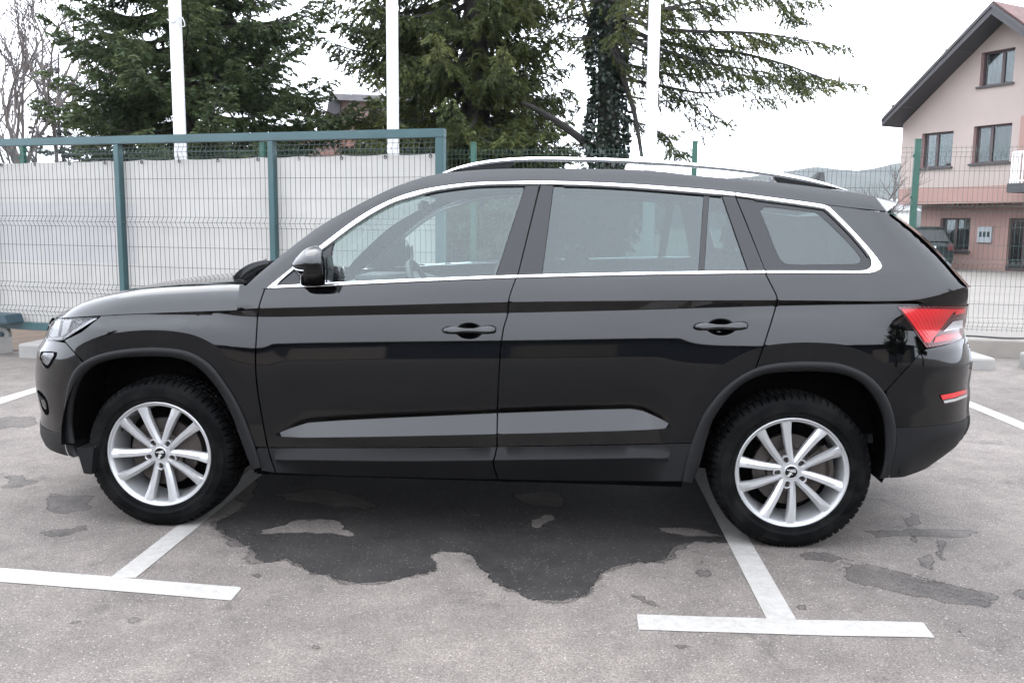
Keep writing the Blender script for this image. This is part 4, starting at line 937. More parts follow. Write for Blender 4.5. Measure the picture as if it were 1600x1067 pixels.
# ================================================================== THE LOT
def asphalt(name, mul=1.0, rough=(.75, .95), soft=False):
    m, nt, b = newmat(name); pset(b, spec=.3 if mul > .5 else .3)
    geo = nt.nodes.new('ShaderNodeNewGeometry').outputs['Position']
    big = noise(nt, .55, 5, .62, geo, .3); mid = noise(nt, 5, 5, .7, geo); fine = noise(nt, 150, 3, .75, geo); st = nt.nodes.new('ShaderNodeTexVoronoi'); st.inputs['Scale'].default_value = 210; nt.links.new(geo, st.inputs['Vector'])
    c = [(.071, .0615, .0545), (.099, .0865, .0765), (.126, .1095, .0975)]
    r = ramp(nt, big.outputs[0], [(.3, tuple(x*mul for x in c[0])), (.5, tuple(x*mul for x in c[1])), (.72, tuple(x*mul for x in c[2]))])
    def mulc(src, fac_socket, lo, hi):
        mp = nt.nodes.new('ShaderNodeMapRange'); mp.inputs['From Min'].default_value = .25; mp.inputs['From Max'].default_value = .75
        mp.inputs['To Min'].default_value = lo; mp.inputs['To Max'].default_value = hi; nt.links.new(fac_socket, mp.inputs['Value'])
        hv = nt.nodes.new('ShaderNodeHueSaturation'); nt.links.new(mp.outputs[0], hv.inputs['Value']); nt.links.new(src, hv.inputs['Color']); return hv.outputs[0]
    s = mulc(r.outputs[0], mid.outputs[0], .72 if mul > .5 else .45, 1.26 if mul > .5 else 1.7); s = mulc(s, fine.outputs[0], .45, 1.6)
    sc = nt.nodes.new('ShaderNodeSeparateColor'); nt.links.new(st.outputs['Color'], sc.inputs[0]); s = mulc(s, sc.outputs[0], .80, 1.22)
    # pale stones
    gt = nt.nodes.new('ShaderNodeMath'); gt.operation = 'GREATER_THAN'; gt.inputs[1].default_value = .985; nt.links.new(sc.outputs[1], gt.inputs[0])
    mx = nt.nodes.new('ShaderNodeMix'); mx.data_type = 'RGBA'; mx.inputs[7].default_value = (.21*max(mul, .45), .195*max(mul, .45), .18*max(mul, .45), 1); nt.links.new(gt.outputs[0], mx.inputs[0]); nt.links.new(s, mx.inputs[6])
    # hairline darker wandering stains
    stn = noise(nt, 1.6, 6, .75, geo, 1.2); rs = ramp(nt, stn.outputs[0], [(.36, (.72,)*3), (.43, (1,)*3), (.62, (1,)*3), (.72, (1.12,)*3)])
    m2 = nt.nodes.new('ShaderNodeMix'); m2.data_type = 'RGBA'; m2.blend_type = 'MULTIPLY'; m2.inputs[0].default_value = 1; nt.links.new(mx.outputs[2], m2.inputs[6]); nt.links.new(rs.outputs[0], m2.inputs[7])
    nt.links.new(m2.outputs[2], b.inputs['Base Color'])
    rr = nt.nodes.new('ShaderNodeMapRange'); rr.inputs['To Min'].default_value = rough[0]; rr.inputs['To Max'].default_value = rough[1]; nt.links.new(fine.outputs[0], rr.inputs['Value']); nt.links.new(rr.outputs[0], b.inputs['Roughness'])
    ad = nt.nodes.new('ShaderNodeMath'); ad.operation = 'ADD'; nt.links.new(fine.outputs[0], ad.inputs[0]); nt.links.new(st.outputs['Distance'], ad.inputs[1])
    bump(nt, b, ad.outputs[0], .55, .006)
    if soft:      # the stain thins out towards its rim, grain by grain
        at_ = nt.nodes.new('ShaderNodeAttribute'); at_.attribute_name = 'soak'; g1 = noise(nt, 26, 4, .75, geo); g2 = noise(nt, 5, 3, .6, geo)
        a1 = nt.nodes.new('ShaderNodeMath'); a1.operation = 'ADD'; nt.links.new(g1.outputs[0], a1.inputs[0]); nt.links.new(g2.outputs[0], a1.inputs[1])
        a2 = nt.nodes.new('ShaderNodeMath'); a2.operation = 'MULTIPLY_ADD'; a2.inputs[1].default_value = 1.1; a2.inputs[2].default_value = -1.1; nt.links.new(a1.outputs[0], a2.inputs[0])
        a3 = nt.nodes.new('ShaderNodeMath'); a3.operation = 'ADD'; nt.links.new(a2.outputs[0], a3.inputs[0]); nt.links.new(at_.outputs['Fac'], a3.inputs[1])
        rp = nt.nodes.new('ShaderNodeMapRange'); rp.interpolation_type = 'SMOOTHSTEP'; rp.inputs['From Min'].default_value = .30; rp.inputs['From Max'].default_value = .62; nt.links.new(a3.outputs[0], rp.inputs['Value'])
        m3_ = nt.nodes.new('ShaderNodeMath'); m3_.operation = 'MULTIPLY'; cl_ = nt.nodes.new('ShaderNodeMath'); cl_.operation = 'MULTIPLY'; cl_.use_clamp = True; cl_.inputs[1].default_value = 8; nt.links.new(at_.outputs['Fac'], cl_.inputs[0])
        nt.links.new(rp.outputs[0], m3_.inputs[0]); nt.links.new(cl_.outputs[0], m3_.inputs[1])
        tr_ = nt.nodes.new('ShaderNodeBsdfTransparent'); ms_ = nt.nodes.new('ShaderNodeMixShader'); nt.links.new(m3_.outputs[0], ms_.inputs[0]); nt.links.new(tr_.outputs[0], ms_.inputs[1]); nt.links.new(b.outputs[0], ms_.inputs[2]); nt.links.new(ms_.outputs[0], nt.nodes['Material Output'].inputs[0])
    return m
ASPH = asphalt('asphalt_dry'); WET = asphalt('asphalt_wet', .11, (.55, .9), True); DAMP = asphalt('asphalt_damp', .50, (.6, .9), True); DRYS = asphalt('asphalt_drying', .85, (.75, .95), True); DRYD = asphalt('asphalt_half_dry', .34, (.6, .9), True)
mb = MB(); mb.add([(-1500, -1500, 0), (1500, -1500, 0), (1500, 1500, 0), (-1500, 1500, 0)], [(0, 1, 2, 3)]); tag(mb.build('ground', ASPH), kind='structure')
def fract(poly, amp, sub=4, seed=0):
    r_ = random.Random(seed); P = [np.array(p, float) for p in poly]
    for it in range(sub):
        o = []
        for i in range(len(P)):
            a, b = P[i], P[(i+1) % len(P)]; d = b-a; n = np.array([-d[1], d[0]]); l = np.linalg.norm(d)
            o += [a, (a+b)/2+n*(r_.uniform(-1, 1)*amp)]
        P = o
    return P
def sheet(name, pts2, z, m, kind='structure'):
    n = len(pts2); r_ = delaunay_2d_cdt([Vector(p) for p in pts2], [(i, (i+1) % n) for i in range(n)], [], 1, 1e-5)
    mb = MB(); mb.add([(v[0], v[1], z) for v in r_[0]], [tuple(f) for f in r_[2]]); o = mb.build(name, m); 
    me = o.data; me.update()
    if len(me.polygons) and me.polygons[0].normal.z < 0: me.flip_normals()
    if kind: o['kind'] = kind
    return o
def soft_sheet(name, pts2, z, m, width=.06, step=.03):
    P = np.array([tuple(p) for p in pts2], float); lo, hi = P.min(0), P.max(0); gx, gy = np.meshgrid(np.arange(lo[0], hi[0], step), np.arange(lo[1], hi[1], step)); Gp = np.stack([gx.ravel(), gy.ravel()], 1)
    Gp = Gp+rng.uniform(-.2, .2, Gp.shape)*step; Gp = Gp[inside(Gp, P)] if len(Gp) else Gp; D = bdist(Gp, P) if len(Gp) else np.zeros(0); k = D > step*.4; Gp, D = Gp[k], D[k]; n = len(P)
    r_ = delaunay_2d_cdt([Vector(p) for p in P]+[Vector(p) for p in Gp], [(i, (i+1) % n) for i in range(n)], [], 1, 1e-5)
    V = np.array([tuple(v) for v in r_[0]]); mb = MB(); mb.add([(v[0], v[1], z) for v in V], [tuple(f) for f in r_[2]]); o = mb.build(name, m); me = o.data
    if len(me.polygons) and me.polygons[0].normal.z < 0: me.flip_normals()
    a = me.attributes.new('soak', 'FLOAT', 'POINT'); a.data.foreach_set('value', np.clip(bdist(V, P)/width, 0, 1)); o['kind'] = 'structure'; return o
def gpx(px): return [onz(u, v)[:2] for u, v in px]
MAINWET = [(352, 838), (372, 846), (392, 862), (415, 884), (432, 880), (450, 874), (470, 884), (482, 896), (500, 905), (512, 900), (530, 908), (555, 913), (585, 911), (615, 910), (645, 902), (668, 897), (690, 893), (690, 880), (679, 868), (690, 864), (718, 865), (732, 872), (742, 887), (758, 905), (775, 915), (800, 922), (830, 938), (875, 940), (918, 931), (935, 915), (940, 900), (952, 891), (985, 881), (1020, 880), (1042, 875), (1050, 860), (1066, 852), (1090, 848), (1142, 848), (1140, 832), (1118, 815), (1130, 790), (1180, 760), (1160, 735), (1050, 728), (820, 735), (600, 730), (450, 730), (400, 742), (385, 790), (360, 806), (340, 815), (332, 826)]
_c = np.mean(gpx(MAINWET), 0); soft_sheet('damp_fringe', fract([(_c+(np.array(p)-_c)*1.05)+[0, -.02] for p in gpx(MAINWET)], .17, 2, 8), .0006, DAMP, .08)
soft_sheet('wet_asphalt', fract([_c+(np.array(p)-_c)*1.015 for p in gpx(MAINWET)], .13, 3, 3), .0012, WET, .04, .026)
sheet('unseen_dark_ground', fract([(-22, 1.3), (-8, 1.7), (0, 1.9), (9, 1.6), (24, 1.4), (26, -6), (14, -11), (0, -12.5), (-13, -11), (-24, -7)], .08, 4, 9), .0015, asphalt('asphalt_reflection_dark', .33, (.5, .8)))  # unseen dark sheet, added behind the camera to darken the lower door reflections
DRYI = [[(420, 775), (450, 770), (490, 764), (530, 770), (560, 776), (598, 788), (570, 796), (548, 792), (500, 788), (450, 783)], [(405, 826), (440, 822), (470, 812), (525, 812), (530, 820), (548, 832), (556, 838), (520, 836), (480, 832), (430, 836), (400, 838)],
        [(704, 791), (722, 792), (750, 804), (752, 818), (742, 812), (728, 802)], [(830, 822), (848, 805), (868, 806), (862, 816), (852, 828), (836, 826)], [(1018, 826), (1060, 824), (1110, 832), (1138, 836), (1138, 844), (1090, 838), (1040, 832)], [(800, 770), (860, 768), (880, 778), (870, 796), (840, 790), (810, 780)]]
def grow(P, k):
    P = [np.array(p) for p in P]; c = np.mean(P, 0); return [c+(p-c)*(1+k/max(.05, np.linalg.norm(p-c))) for p in P]
for i, d in enumerate(DRYI): soft_sheet('dry_asphalt', fract(grow(gpx(d), .02), .2, 2, 20+i), .0018+.00004*i, DRYD if i in (0, 5) else DRYS, .035, .015)
rr_ = random.Random(4)
STAINS = [[(62, 828), (110, 825), (142, 819), (140, 828), (100, 838), (64, 834)], [(70, 770), (150, 775), (140, 796), (100, 802), (75, 790)], [(355, 846), (385, 841), (402, 846), (390, 856), (362, 856)], [(1180+0, 865), (1100, 880), (1095, 874), (1112, 872)], [(985, 926), (1010, 932), (1035, 948), (1030, 953), (1005, 943), (984, 934)],
          [(1480, 958), (1500, 965), (1520, 1000), (1510, 1002), (1490, 985)], [(1315, 888), (1360, 882), (1420, 898), (1490, 915), (1560, 932), (1550, 948), (1470, 940), (1390, 922), (1320, 902)], [(1350, 828), (1420, 824), (1500, 826), (1540, 832), (1500, 840), (1420, 838), (1370, 842)], [(1420, 800), (1440, 806), (1450, 860), (1465, 890), (1450, 892), (1428, 870), (1418, 830)], [(1458, 840), (1482, 845), (1486, 875), (1470, 876), (1462, 858)],
          [(1575, 925), (1600, 920), (1640, 930), (1600, 940)], [(196, 966), (215, 963), (223, 968), (212, 974), (198, 972)], [(290, 975), (305, 973), (307, 982), (293, 984)], [(390, 896), (408, 895), (408, 903), (394, 904)], [(478, 1009), (500, 1006), (510, 1014), (488, 1015)], [(1086, 889), (1106, 888), (1108, 902), (1092, 900)], [(1242, 946), (1262, 944), (1264, 953), (1246, 953)], [(1496, 1015), (1512, 1014), (1510, 1022)],
          [(0, 745), (40, 742), (60, 752), (20, 762), (0, 760)], [(-20, 655), (20, 650), (55, 655), (40, 668), (-10, 672)], [(232, 884), (246, 881), (243, 888), (234, 889)], [(98, 972), (120, 968), (130, 973), (108, 977)], [(1250, 868), (1290, 862), (1310, 868), (1290, 878), (1262, 876)], [(1050, 1003), (1085, 1008), (1080, 1016), (1052, 1012)]]
for i, d in enumerate(STAINS): soft_sheet('damp_stain', fract(grow(gpx(d), .02), .20, 2, 40+i), .0007+.00001*i, DAMP, .04, .014)
# tyre print crossing the lot: small blocks
mb = MB()
for k in range(46):
    t = k/45; 
    for j in range(4):
        if rr_.random() < .35: continue
        u, v = 1300+t*240+j*4, 868+t*58+j*7.5; c = onz(u, v); zz_ = .0014+rr_.random()*.0003; q = rr_.uniform(.5, .9); mb.add([(c[0]-.006*q, c[1]-.010*q, zz_), (c[0]+.006*q, c[1]-.012*q, zz_), (c[0]+.005*q, c[1]+.010*q, zz_), (c[0]-.006*q, c[1]+.010*q, zz_)], [(0, 1, 2, 3)])
tag(mb.build('tyre_print', asphalt('asphalt_print', .6)), kind='structure')
# parking lines
def make_line():
    m, nt, b = newmat('road_paint'); pset(b, rough=.75); geo = nt.nodes.new('ShaderNodeNewGeometry').outputs['Position']
    n = noise(nt, 22, 5, .8, geo); n2 = noise(nt, 120, 2, .6, geo); n3 = noise(nt, 2, 4, .6, geo)
    r = ramp(nt, n.outputs[0], [(.27, (.16, .155, .15)), (.34, (.19, .182, .168)), (.6, (.242, .234, .218))]); r3 = ramp(nt, n3.outputs[0], [(.3, (.84, .83, .81)), (.7, (1, 1, 1))])
    mx = nt.nodes.new('ShaderNodeMix'); mx.data_type = 'RGBA'; mx.blend_type = 'MULTIPLY'; mx.inputs[0].default_value = 1; nt.links.new(r.outputs[0], mx.inputs[6]); nt.links.new(r3.outputs[0], mx.inputs[7]); nt.links.new(mx.outputs[2], b.inputs['Base Color'])
    bump(nt, b, n2.outputs[0], .4, .003); return m
LINE = make_line()
def linepoly(px, z=.0026, nm='parking_line'): 
    return sheet(nm, fract(gpx(px), .004, 3, int(px[0][0])), z, LINE)
linepoly([(-30, 886), (8, 888), (168, 900.5), (374, 917.5), (377, 920), (361, 938.5), (200, 925), (0, 909.5), (-60, 905)])
a1, a2 = onz(170, 900), onz(213, 903.5); b1, b2 = onz(270, 820), onz(322, 813)
def stem(p0l, p0r, VPu=885, VPv=353, far=5.1, near=0.0, z=.0022):
    l, r = onz(*p0l), onz(*p0r); d = onz(*((p0l[0]+p0r[0])/2+(VPu-(p0l[0]+p0r[0])/2)*.9, (p0l[1]+p0r[1])/2+(VPv-(p0l[1]+p0r[1])/2)*.9))-(l+r)/2; d = d/np.linalg.norm(d)
    return sheet('parking_line', [l[:2], r[:2], (r+d*far)[:2], (l+d*far)[:2]], z, LINE)
stem((173, 902), (212, 903)); stem((1198, 967), (1244, 968))
linepoly([(995, 960), (1200, 966.5), (1245, 968.5), (1440, 972.5), (1443, 973.5), (1460, 996.5), (1300, 993.5), (1100, 987.5), (998, 984)])
linepoly([(-60, 642), (0, 621.5), (56, 605.5), (90, 597), (90, 603), (57, 613), (0, 632), (-60, 653)])
linepoly([(1480, 620), (1514, 626.5), (1600, 661), (1660, 686), (1660, 700), (1600, 672), (1514, 636), (1480, 624)])

# ------------------------------------------------------------------ far ground, dirt strip, yard
CONC = mat('concrete', (.165, .15, .13), .85, var=.18, vscale=1.2, bscale=40, bstr=.3, bdist=.004)
CONCW = mat('concrete_block', (.20, .192, .178), .85, var=.14, vscale=3, bscale=60, bstr=.35, bdist=.004)
YARD = mat('yard_concrete', (.108, .097, .084), .9, var=.14, vscale=.35, bscale=12, bstr=.2)
DIRT = mat('dirt', (.075, .05, .032), .95, var=.35, vscale=2.5, bscale=25, bstr=.8, bdist=.02)
sheet('yard', [(-2.4, 10.75), (4.4, 10.0), (12, 9.2), (60, 9.2), (60, 70), (-40, 70), (-40, 11.5), (-3, 11.2)], .004, YARD)
sheet('dirt_strip', fract([(-12, 9.6), (-6.0, 9.35), (-1.2, 8.0), (-.4, 8.2), (-.6, 9.6), (-3, 10.9), (-12, 11.6)], .05, 3, 5), .008, DIRT)
mb = MB(); 
for k in range(220):
    x = rr_.uniform(-9, -.8); y = 9.0-(x+5.3)*.30+rr_.uniform(-.15, .9); s = rr_.uniform(.01, .035)
    mb.add([(x-s, y-s, .008), (x+s, y-s*.6, .008), (x+s*.7, y+s, .008), (x-s*.8, y+s, .008), (x, y, .008+s*.9)], [(0, 1, 4), (1, 2, 4), (2, 3, 4), (3, 0, 4)])
tag(mb.build('loose_stones', CONC), 'loose dirt and small stones strewn under the gate', kind='stuff')

# ------------------------------------------------------------------ fences
TEAL = mat('teal_paint', (.020, .056, .060), .42, var=.14, vscale=3, bscale=0, coat=.15)
GREEN = mat('green_paint', (.010, .060, .040), .4, var=.16, vscale=4)
WIREG = mat('green_wire', (.022, .055, .042), .45, var=.1)
WIRED = mat('gate_wire', (.030, .042, .042), .45, var=.1)
FP = [np.array(p) for p in ((-9.0, 11.85), (-6.3, 11.45), (-3.10, 11.0), (-.49, 10.68), (2.07, 10.28), (4.40, 9.78), (6.95, 9.25), (9.5, 8.72))]
def mesh_panel(name, A, B, z0, z1, parent, m, folds, rows, r=.0021, fold=.035, pitch=.05, top=.03):
    """welded mesh panel with V folds; verticals and horizontals of one panel are one part"""
    A, B = np.array(A, float), np.array(B, float); d = B-A; Ln = np.linalg.norm(d); d /= Ln; nrm = np.array([d[1], -d[0]])   # towards the camera side
    if nrm[1] > 0: nrm = -nrm
    mb = MB(); n = int(Ln/pitch)
    prof = [(z0, 0)]
    for f in folds: prof += [(f-.05, 0), (f, 1), (f+.05, 0)]
    prof += [(z1+top, 0)]; prof = [p for p in sorted(prof) if z0 <= p[0] <= z1+top]
    for i in range(n+1):
        c = A+d*(Ln*i/n); V = []
        for z, o in prof:
            q = c+nrm*fold*o; V.append((q[0], q[1], z))
        mb.tube(V, r, 3, caps=False)
    for z in rows:
        o = 1 if any(abs(z-f) < .01 for f in folds) else 0
        a, b = A+nrm*(fold*o-.004), B+nrm*(fold*o-.004); mb.tube([(a[0], a[1], z), (b[0], b[1], z)], r*1.15, 4, caps=False)
    return mb.build(name, m, parent)
fz = [.36, 1.0, 1.62, 2.2]; frows = []
for f in fz: frows += [f-.05, f, f+.05]
frows += [.56, .76, 1.2, 1.4, 1.82, 2.0, .28]
fence = empty('mesh_fence', (FP[0][0], FP[0][1], 0)); tag(fence, 'green welded mesh fence on a low concrete wall behind the black car', 'fence')
def par0(o, root):
    o.parent = root; o.matrix_parent_inverse = Matrix.Translation(-Vector(root.location)); return o
for i, p in enumerate(FP):
    if i < len(FP)-1: par0(mesh_panel('mesh_panel', FP[i], FP[i+1], .26, 2.24, None, WIREG, fz, sorted(frows)), fence)
    mb = MB(); a = math.atan2(*(FP[min(i+1, 7)]-FP[max(i-1, 0)])[::-1]); M = Matrix.Translation((p[0], p[1], 0)) @ Matrix.Rotation(a, 4, 'Z')
    mb.box((-.022, -.03, .18), (.040, .032, 2.33), None, M); mb.box((-.026, -.034, 2.33), (.044, .036, 2.345), None, M)
    for zc_ in (.5, 1.1, 1.7, 2.15): mb.box((-.04, -.036, zc_), (-.022, .0, zc_+.03), None, M)
    par0(mb.build('post', GREEN, None, bevel=.003), fence)
wall = empty('low_wall', (4.4, 9.78, 0)); tag(wall, 'low weathered concrete wall carrying the green mesh fence', 'wall')
for i in range(len(FP)-1):
    A, B = FP[i], FP[i+1]; d = (B-A)/np.linalg.norm(B-A); nr = np.array([d[1], -d[0]]); a, b = A, B-d*.006; mb = MB()
    G = []
    for o, z in ((.13, 0), (.125, .17), (.115, .185), (-.17, .185), (-.18, 0)):
        G.append([(*(a+nr*o), z), (*(b+nr*o), z)])
    mb.grid(np.array(G), flip=True); mb.add([g[0] for g in G], [(0, 1, 2, 3, 4)]); mb.add([g[1] for g in G], [(4, 3, 2, 1, 0)]); par0(mb.build('wall_section', CONC, None), wall)
# cable lying along the wall
mb = MB(); pts = []
for k in range(40):
    t = k/39; p = FP[4]*(1-t)+FP[6]*t; p = p if t < .5 else p; q = FP[4]+(FP[5]-FP[4])*(t*2) if t < .5 else FP[5]+(FP[6]-FP[5])*(t*2-1); pts.append((q[0], q[1]-.055, .205+.006*math.sin(k*1.1)))
mb.tube(pts, .011, 6); tag(mb.build('cable', RUBBER, smooth=True), 'black cable lying on top of the low concrete wall', 'cable')

# sliding gate
G0, G1 = np.array([-5.33, 9.13]), np.array([-.59, 7.70]); gd = (G1-G0)/np.linalg.norm(G1-G0); gn = np.array([gd[1], -gd[0]])
def gate_pt(u, v=400):
    d = rays([(u, v)])[0]; A = np.array([[d[0], -gd[0]], [d[1], -gd[1]]]); t, s = np.linalg.solve(A, G0); return s, HCAM+d[2]*t
gate = empty('sliding_gate', (G1[0], G1[1], 0)); tag(gate, 'blue green steel sliding gate with wire mesh, its right end behind the car', 'gate')
ga = math.atan2(gd[1], gd[0]); GM = Matrix.Translation((G0[0], G0[1], 0)) @ Matrix.Rotation(ga, 4, 'Z')
ztop = 2.185; zbot = .25; send, s2 = gate_pt(695)[0], 0
s_a, s_b = gate_pt(189, 335)[0], gate_pt(427, 310)[0]
def gbox(name, x0, x1, y0, y1, z0, z1, m=TEAL, bev=.004):
    mb = MB(); mb.box((x0, y0, z0), (x1, y1, z1), None, GM); return par0(mb.build(name, m, None, bevel=bev), gate)
gbox('top_rail', -4.2, send, -.04, .04, ztop-.075, ztop); gbox('bottom_rail', -4.2, send, -.045, .045, zbot, zbot+.075)
s_l = s_a-(s_b-s_a)
for sx_ in (s_l, s_a, s_b): gbox('post', sx_-.03, sx_+.03, -.035, .035, zbot+.076, ztop-.076)
gbox('post', send-.075, send, -.038, .038, zbot+.076, ztop-.076)
gv = [231.5, 239.5, 247, 280, 310, 339, 347, 354.5, 385.3, 416, 446, 453.5, 461, 485, 492, 499.5]
grz = [gate_pt(200, v)[1] for v in gv]; gf = [grz[1], grz[6], grz[11], grz[14]]
for x0, x1 in ((s_l+.03, s_a-.03), (s_a+.03, s_b-.03), (s_b+.03, send-.076)):
    A, B = G0+gd*x0, G0+gd*x1; par0(mesh_panel('mesh_panel', A, B, zbot+.075, ztop-.08, None, WIRED, gf, grz, r=.0024, fold=.03, top=0), gate)
# banner on the gate
def make_banner():
    m, nt, b = newmat('banner_cloth'); pset(b, rough=.7, spec=.2); co = objco(nt)
    n = noise(nt, 1.3, 4, .55, co, .6); sx_ = nt.nodes.new('ShaderNodeSeparateXYZ'); nt.links.new(co, sx_.inputs[0])
    r = ramp(nt, n.outputs[0], [(.3, (.39, .377, .352)), (.7, (.445, .43, .405))])
    # faint reversed print: pale lilac band and ghost letter blocks
    def band(sock, a, b_, soft):
        q = ramp(nt, sock, [(0, (0,)*3), (max(a-soft, .001), (0,)*3), (a, (1,)*3), (b_, (1,)*3), (min(b_+soft, .999), (0,)*3)]); return q
    zz_ = nt.nodes.new('ShaderNodeMapRange'); zz_.inputs['From Max'].default_value = 2.2; nt.links.new(sx_.outputs['Z'], zz_.inputs['Value'])
    bz = band(zz_.outputs[0], .44, .70, .01)
    xx = nt.nodes.new('ShaderNodeMapRange'); xx.inputs['From Min'].default_value = -4; xx.inputs['From Max'].default_value = 5; nt.links.new(sx_.outputs['X'], xx.inputs['Value'])
    bx = band(xx.outputs[0], .05, .63, .004)
    m1 = nt.nodes.new('ShaderNodeMath'); m1.operation = 'MULTIPLY'; nt.links.new(bz.outputs[0], m1.inputs[0]); nt.links.new(bx.outputs[0], m1.inputs[1])
    m3 = nt.nodes.new('ShaderNodeMath'); m3.operation = 'MULTIPLY'; m3.inputs[1].default_value = .55; nt.links.new(m1.outputs[0], m3.inputs[0])
    mx = nt.nodes.new('ShaderNodeMix'); mx.data_type = 'RGBA'; mx.inputs[7].default_value = (.34, .335, .345, 1); nt.links.new(m3.outputs[0], mx.inputs[0]); nt.links.new(r.outputs[0], mx.inputs[6])
    nt.links.new(mx.outputs[2], b.inputs['Base Color'])
    tl_ = nt.nodes.new('ShaderNodeBsdfTranslucent'); nt.links.new(mx.outputs[2], tl_.inputs[0]); ms = nt.nodes.new('ShaderNodeMixShader'); ms.inputs[0].default_value = .35
    o = nt.nodes['Material Output']; nt.links.new(b.outputs[0], ms.inputs[1]); nt.links.new(tl_.outputs[0], ms.inputs[2]); nt.links.new(ms.outputs[0], o.inputs[0])
    n2 = noise(nt, 1.1, 4, .5, co, 1.5); bump(nt, b, n2.outputs[0], .45, .10); return m
BAN = make_banner(); x0, x1 = -3.8, gate_pt(684, 300)[0]; z1a, z1b = gate_pt(0, 254)[1], gate_pt(672, 239)[1]; nx, nz_ = 150, 26; G = np.zeros((nz_, nx, 3)); s0_ = gate_pt(0, 254)[0]
for i in range(nz_):
    for j in range(nx):
        x = x0+(x1-x0)*j/(nx-1); t = i/(nz_-1); zt_ = z1a+(z1b-z1a)*(x-s0_)/(x1-s0_); sc = abs(math.sin((x-x0)*math.pi/.43))
        z = .31+(zt_-.012*(sc**.8)*1.0-.31)*t; y = .045+.012*math.sin(x*2.1+z*1.7)+.01*math.sin(x*5.3-z*3)*t+.006*math.sin(x*11+z*2)
        xe = x-(.03*(1-t)+.012*math.sin(z*7))*(1 if j == nx-1 else 0); G[i, j] = (xe, y, z)
mb = MB(); mb.grid(G); ban = mb.build('banner', BAN, smooth=True); ban.location = (G0[0], G0[1], 0); ban.rotation_euler = (0, 0, ga); tag(ban, 'large white tarpaulin banner tied behind the mesh of the gate', 'banner')
k = 0
while x0+k*.43 < x1:
    x = x0+k*.43; zt_ = z1a+(z1b-z1a)*(x-s0_)/(x1-s0_)-.025; mb = MB(); mb.tube([(x+.014*math.cos(a), .033, zt_+.014*math.sin(a)) for a in np.linspace(0, 2*math.pi, 9)], .004, 5, caps=False); mb.tube([(x, .03, zt_), (x+.006, .0, zt_+.06)], .003, 4); e = mb.build('eyelet', RUBBER, ban); k += 1
# faint ghost lettering seen from behind (unreadable, washed out)
GH = mat('ghost_print', (.56, .565, .57), .8, var=.05)
mb = MB()
def ghost(u0, v0, u1, v1, hole=None):
    (a, b), (c, d) = gate_pt(u0, v0), gate_pt(u1, v1); y = .024
    mb.add([(a, y, b), (c, y, b), (c, y, d), (a, y, d)], [(0, 1, 2, 3)])
# box at the foot of the gate
bx0, bx1 = gate_pt(-70, 500)[0], gate_pt(39, 500)[0]; mbx = empty('gate_box', tuple(GM @ Vector(((bx0+bx1)/2, -.14, .33)))); tag(mbx, 'dark teal steel box on the bottom rail of the gate, at its left end', 'box')
TEALD = mat('dark_teal_metal', (.018, .040, .050), .5, var=.2)
mb = MB(); zt1 = gate_pt(20, 488)[1]
M2 = GM; lo, hi = (bx0, -.24, zbot+.077), (bx1+.03, -.03, zt1); v = [(lo[0], lo[1], lo[2]), (hi[0], lo[1], lo[2]), (hi[0], hi[1], lo[2]), (lo[0], hi[1], lo[2]), (lo[0], lo[1], hi[2]), (hi[0]-.03, lo[1], hi[2]), (hi[0]-.03, hi[1], hi[2]), (lo[0], hi[1], hi[2])]
mb.add([tuple(GM @ Vector(q)) for q in v], [(0, 3, 2, 1), (4, 5, 6, 7), (0, 1, 5, 4), (1, 2, 6, 5), (2, 3, 7, 6), (3, 0, 4, 7)]); o = par0(mb.build('housing', TEALD, None, bevel=.008), mbx)
mb = MB(); mb.box((bx1-.35, -.25, zbot+.13), (bx1-.16, -.238, zbot+.16), None, GM); mb.box((bx1-.30, -.256, zbot+.10), (bx1-.2, -.246, zbot+.12), None, GM); par0(mb.build('latch', RUBBER, None), mbx)
ro_ = empty('guide_roller', tuple(GM @ Vector((gate_pt(9, 522)[0], -.03, .19)))); tag(ro_, 'small steel guide roller under the left end of the gate rail', 'roller')
mb = MB(); mb.tube([(0, -.03, 0), (0, .03, 0)], .075, 20); o = mb.build('wheel', CONCW, ro_); mb = MB(); mb.tube([(0, -.034, 0), (0, .036, 0)], .03, 12); mb.build('hub', TEALD, ro_); mb = MB(); mb.box((-.05, -.05, -.19), (.05, .05, -.16)); mb.box((-.012, -.05, -.16), (.012, -.036, .02)); mb.build('bracket', TEALD, ro_)
for uu in (150, 480):
    r2 = copy_tree(ro_); r2.location = GM @ Vector((gate_pt(uu, 522)[0], -.03, .19)); tag(r2, 'small steel guide roller under the gate, hidden behind the %s of the black car' % ('nose' if uu == 150 else 'bonnet'), 'roller')
# flag poles
WHITE = mat('white_pole_paint', (.42, .42, .415), .4, var=.03, coat=.2)
for k, (u, v, lb) in enumerate(((275.5, 20, 'white flagpole behind the gate on the left, with a small rope loop'), (612.5, 20, 'white flagpole crossing the gate top rail in the middle of the photo'), (1021, 20, 'white flagpole standing right of the ivy covered trunk'))):
    p = aty((278, 613.5, 1019.5)[k], 130, 9.0); fpo = empty('flagpole', (p[0], p[1], 0)); tag(fpo, lb, 'flagpole', 'white flagpoles along the fence')
    mb = MB(); mb.tube([(0, 0, 0), (0, 0, 9)], .0625, 24, r1=.055); mb.build('pole', WHITE, fpo, smooth=True, angle=40); mb = MB(); mb.tube([(0, 0, 0), (0, 0, .02)], .12, 20); mb.build('base_plate', WHITE, fpo)
    if k == 0:
        mb = MB(); z0_ = aty(286, 28, 9.0)[2]; mb.tube(smooth([(-.06, -.062, z0_-.03), (.0, -.068, z0_-.06), (.058, -.04, z0_), (.09, -.03, z0_-.03), (.10, -.03, z0_-.085), (.07, -.03, z0_-.09), (.055, -.04, z0_-.06)], 4), .005, 6); mb.build('rope_loop', WHITE, fpo)
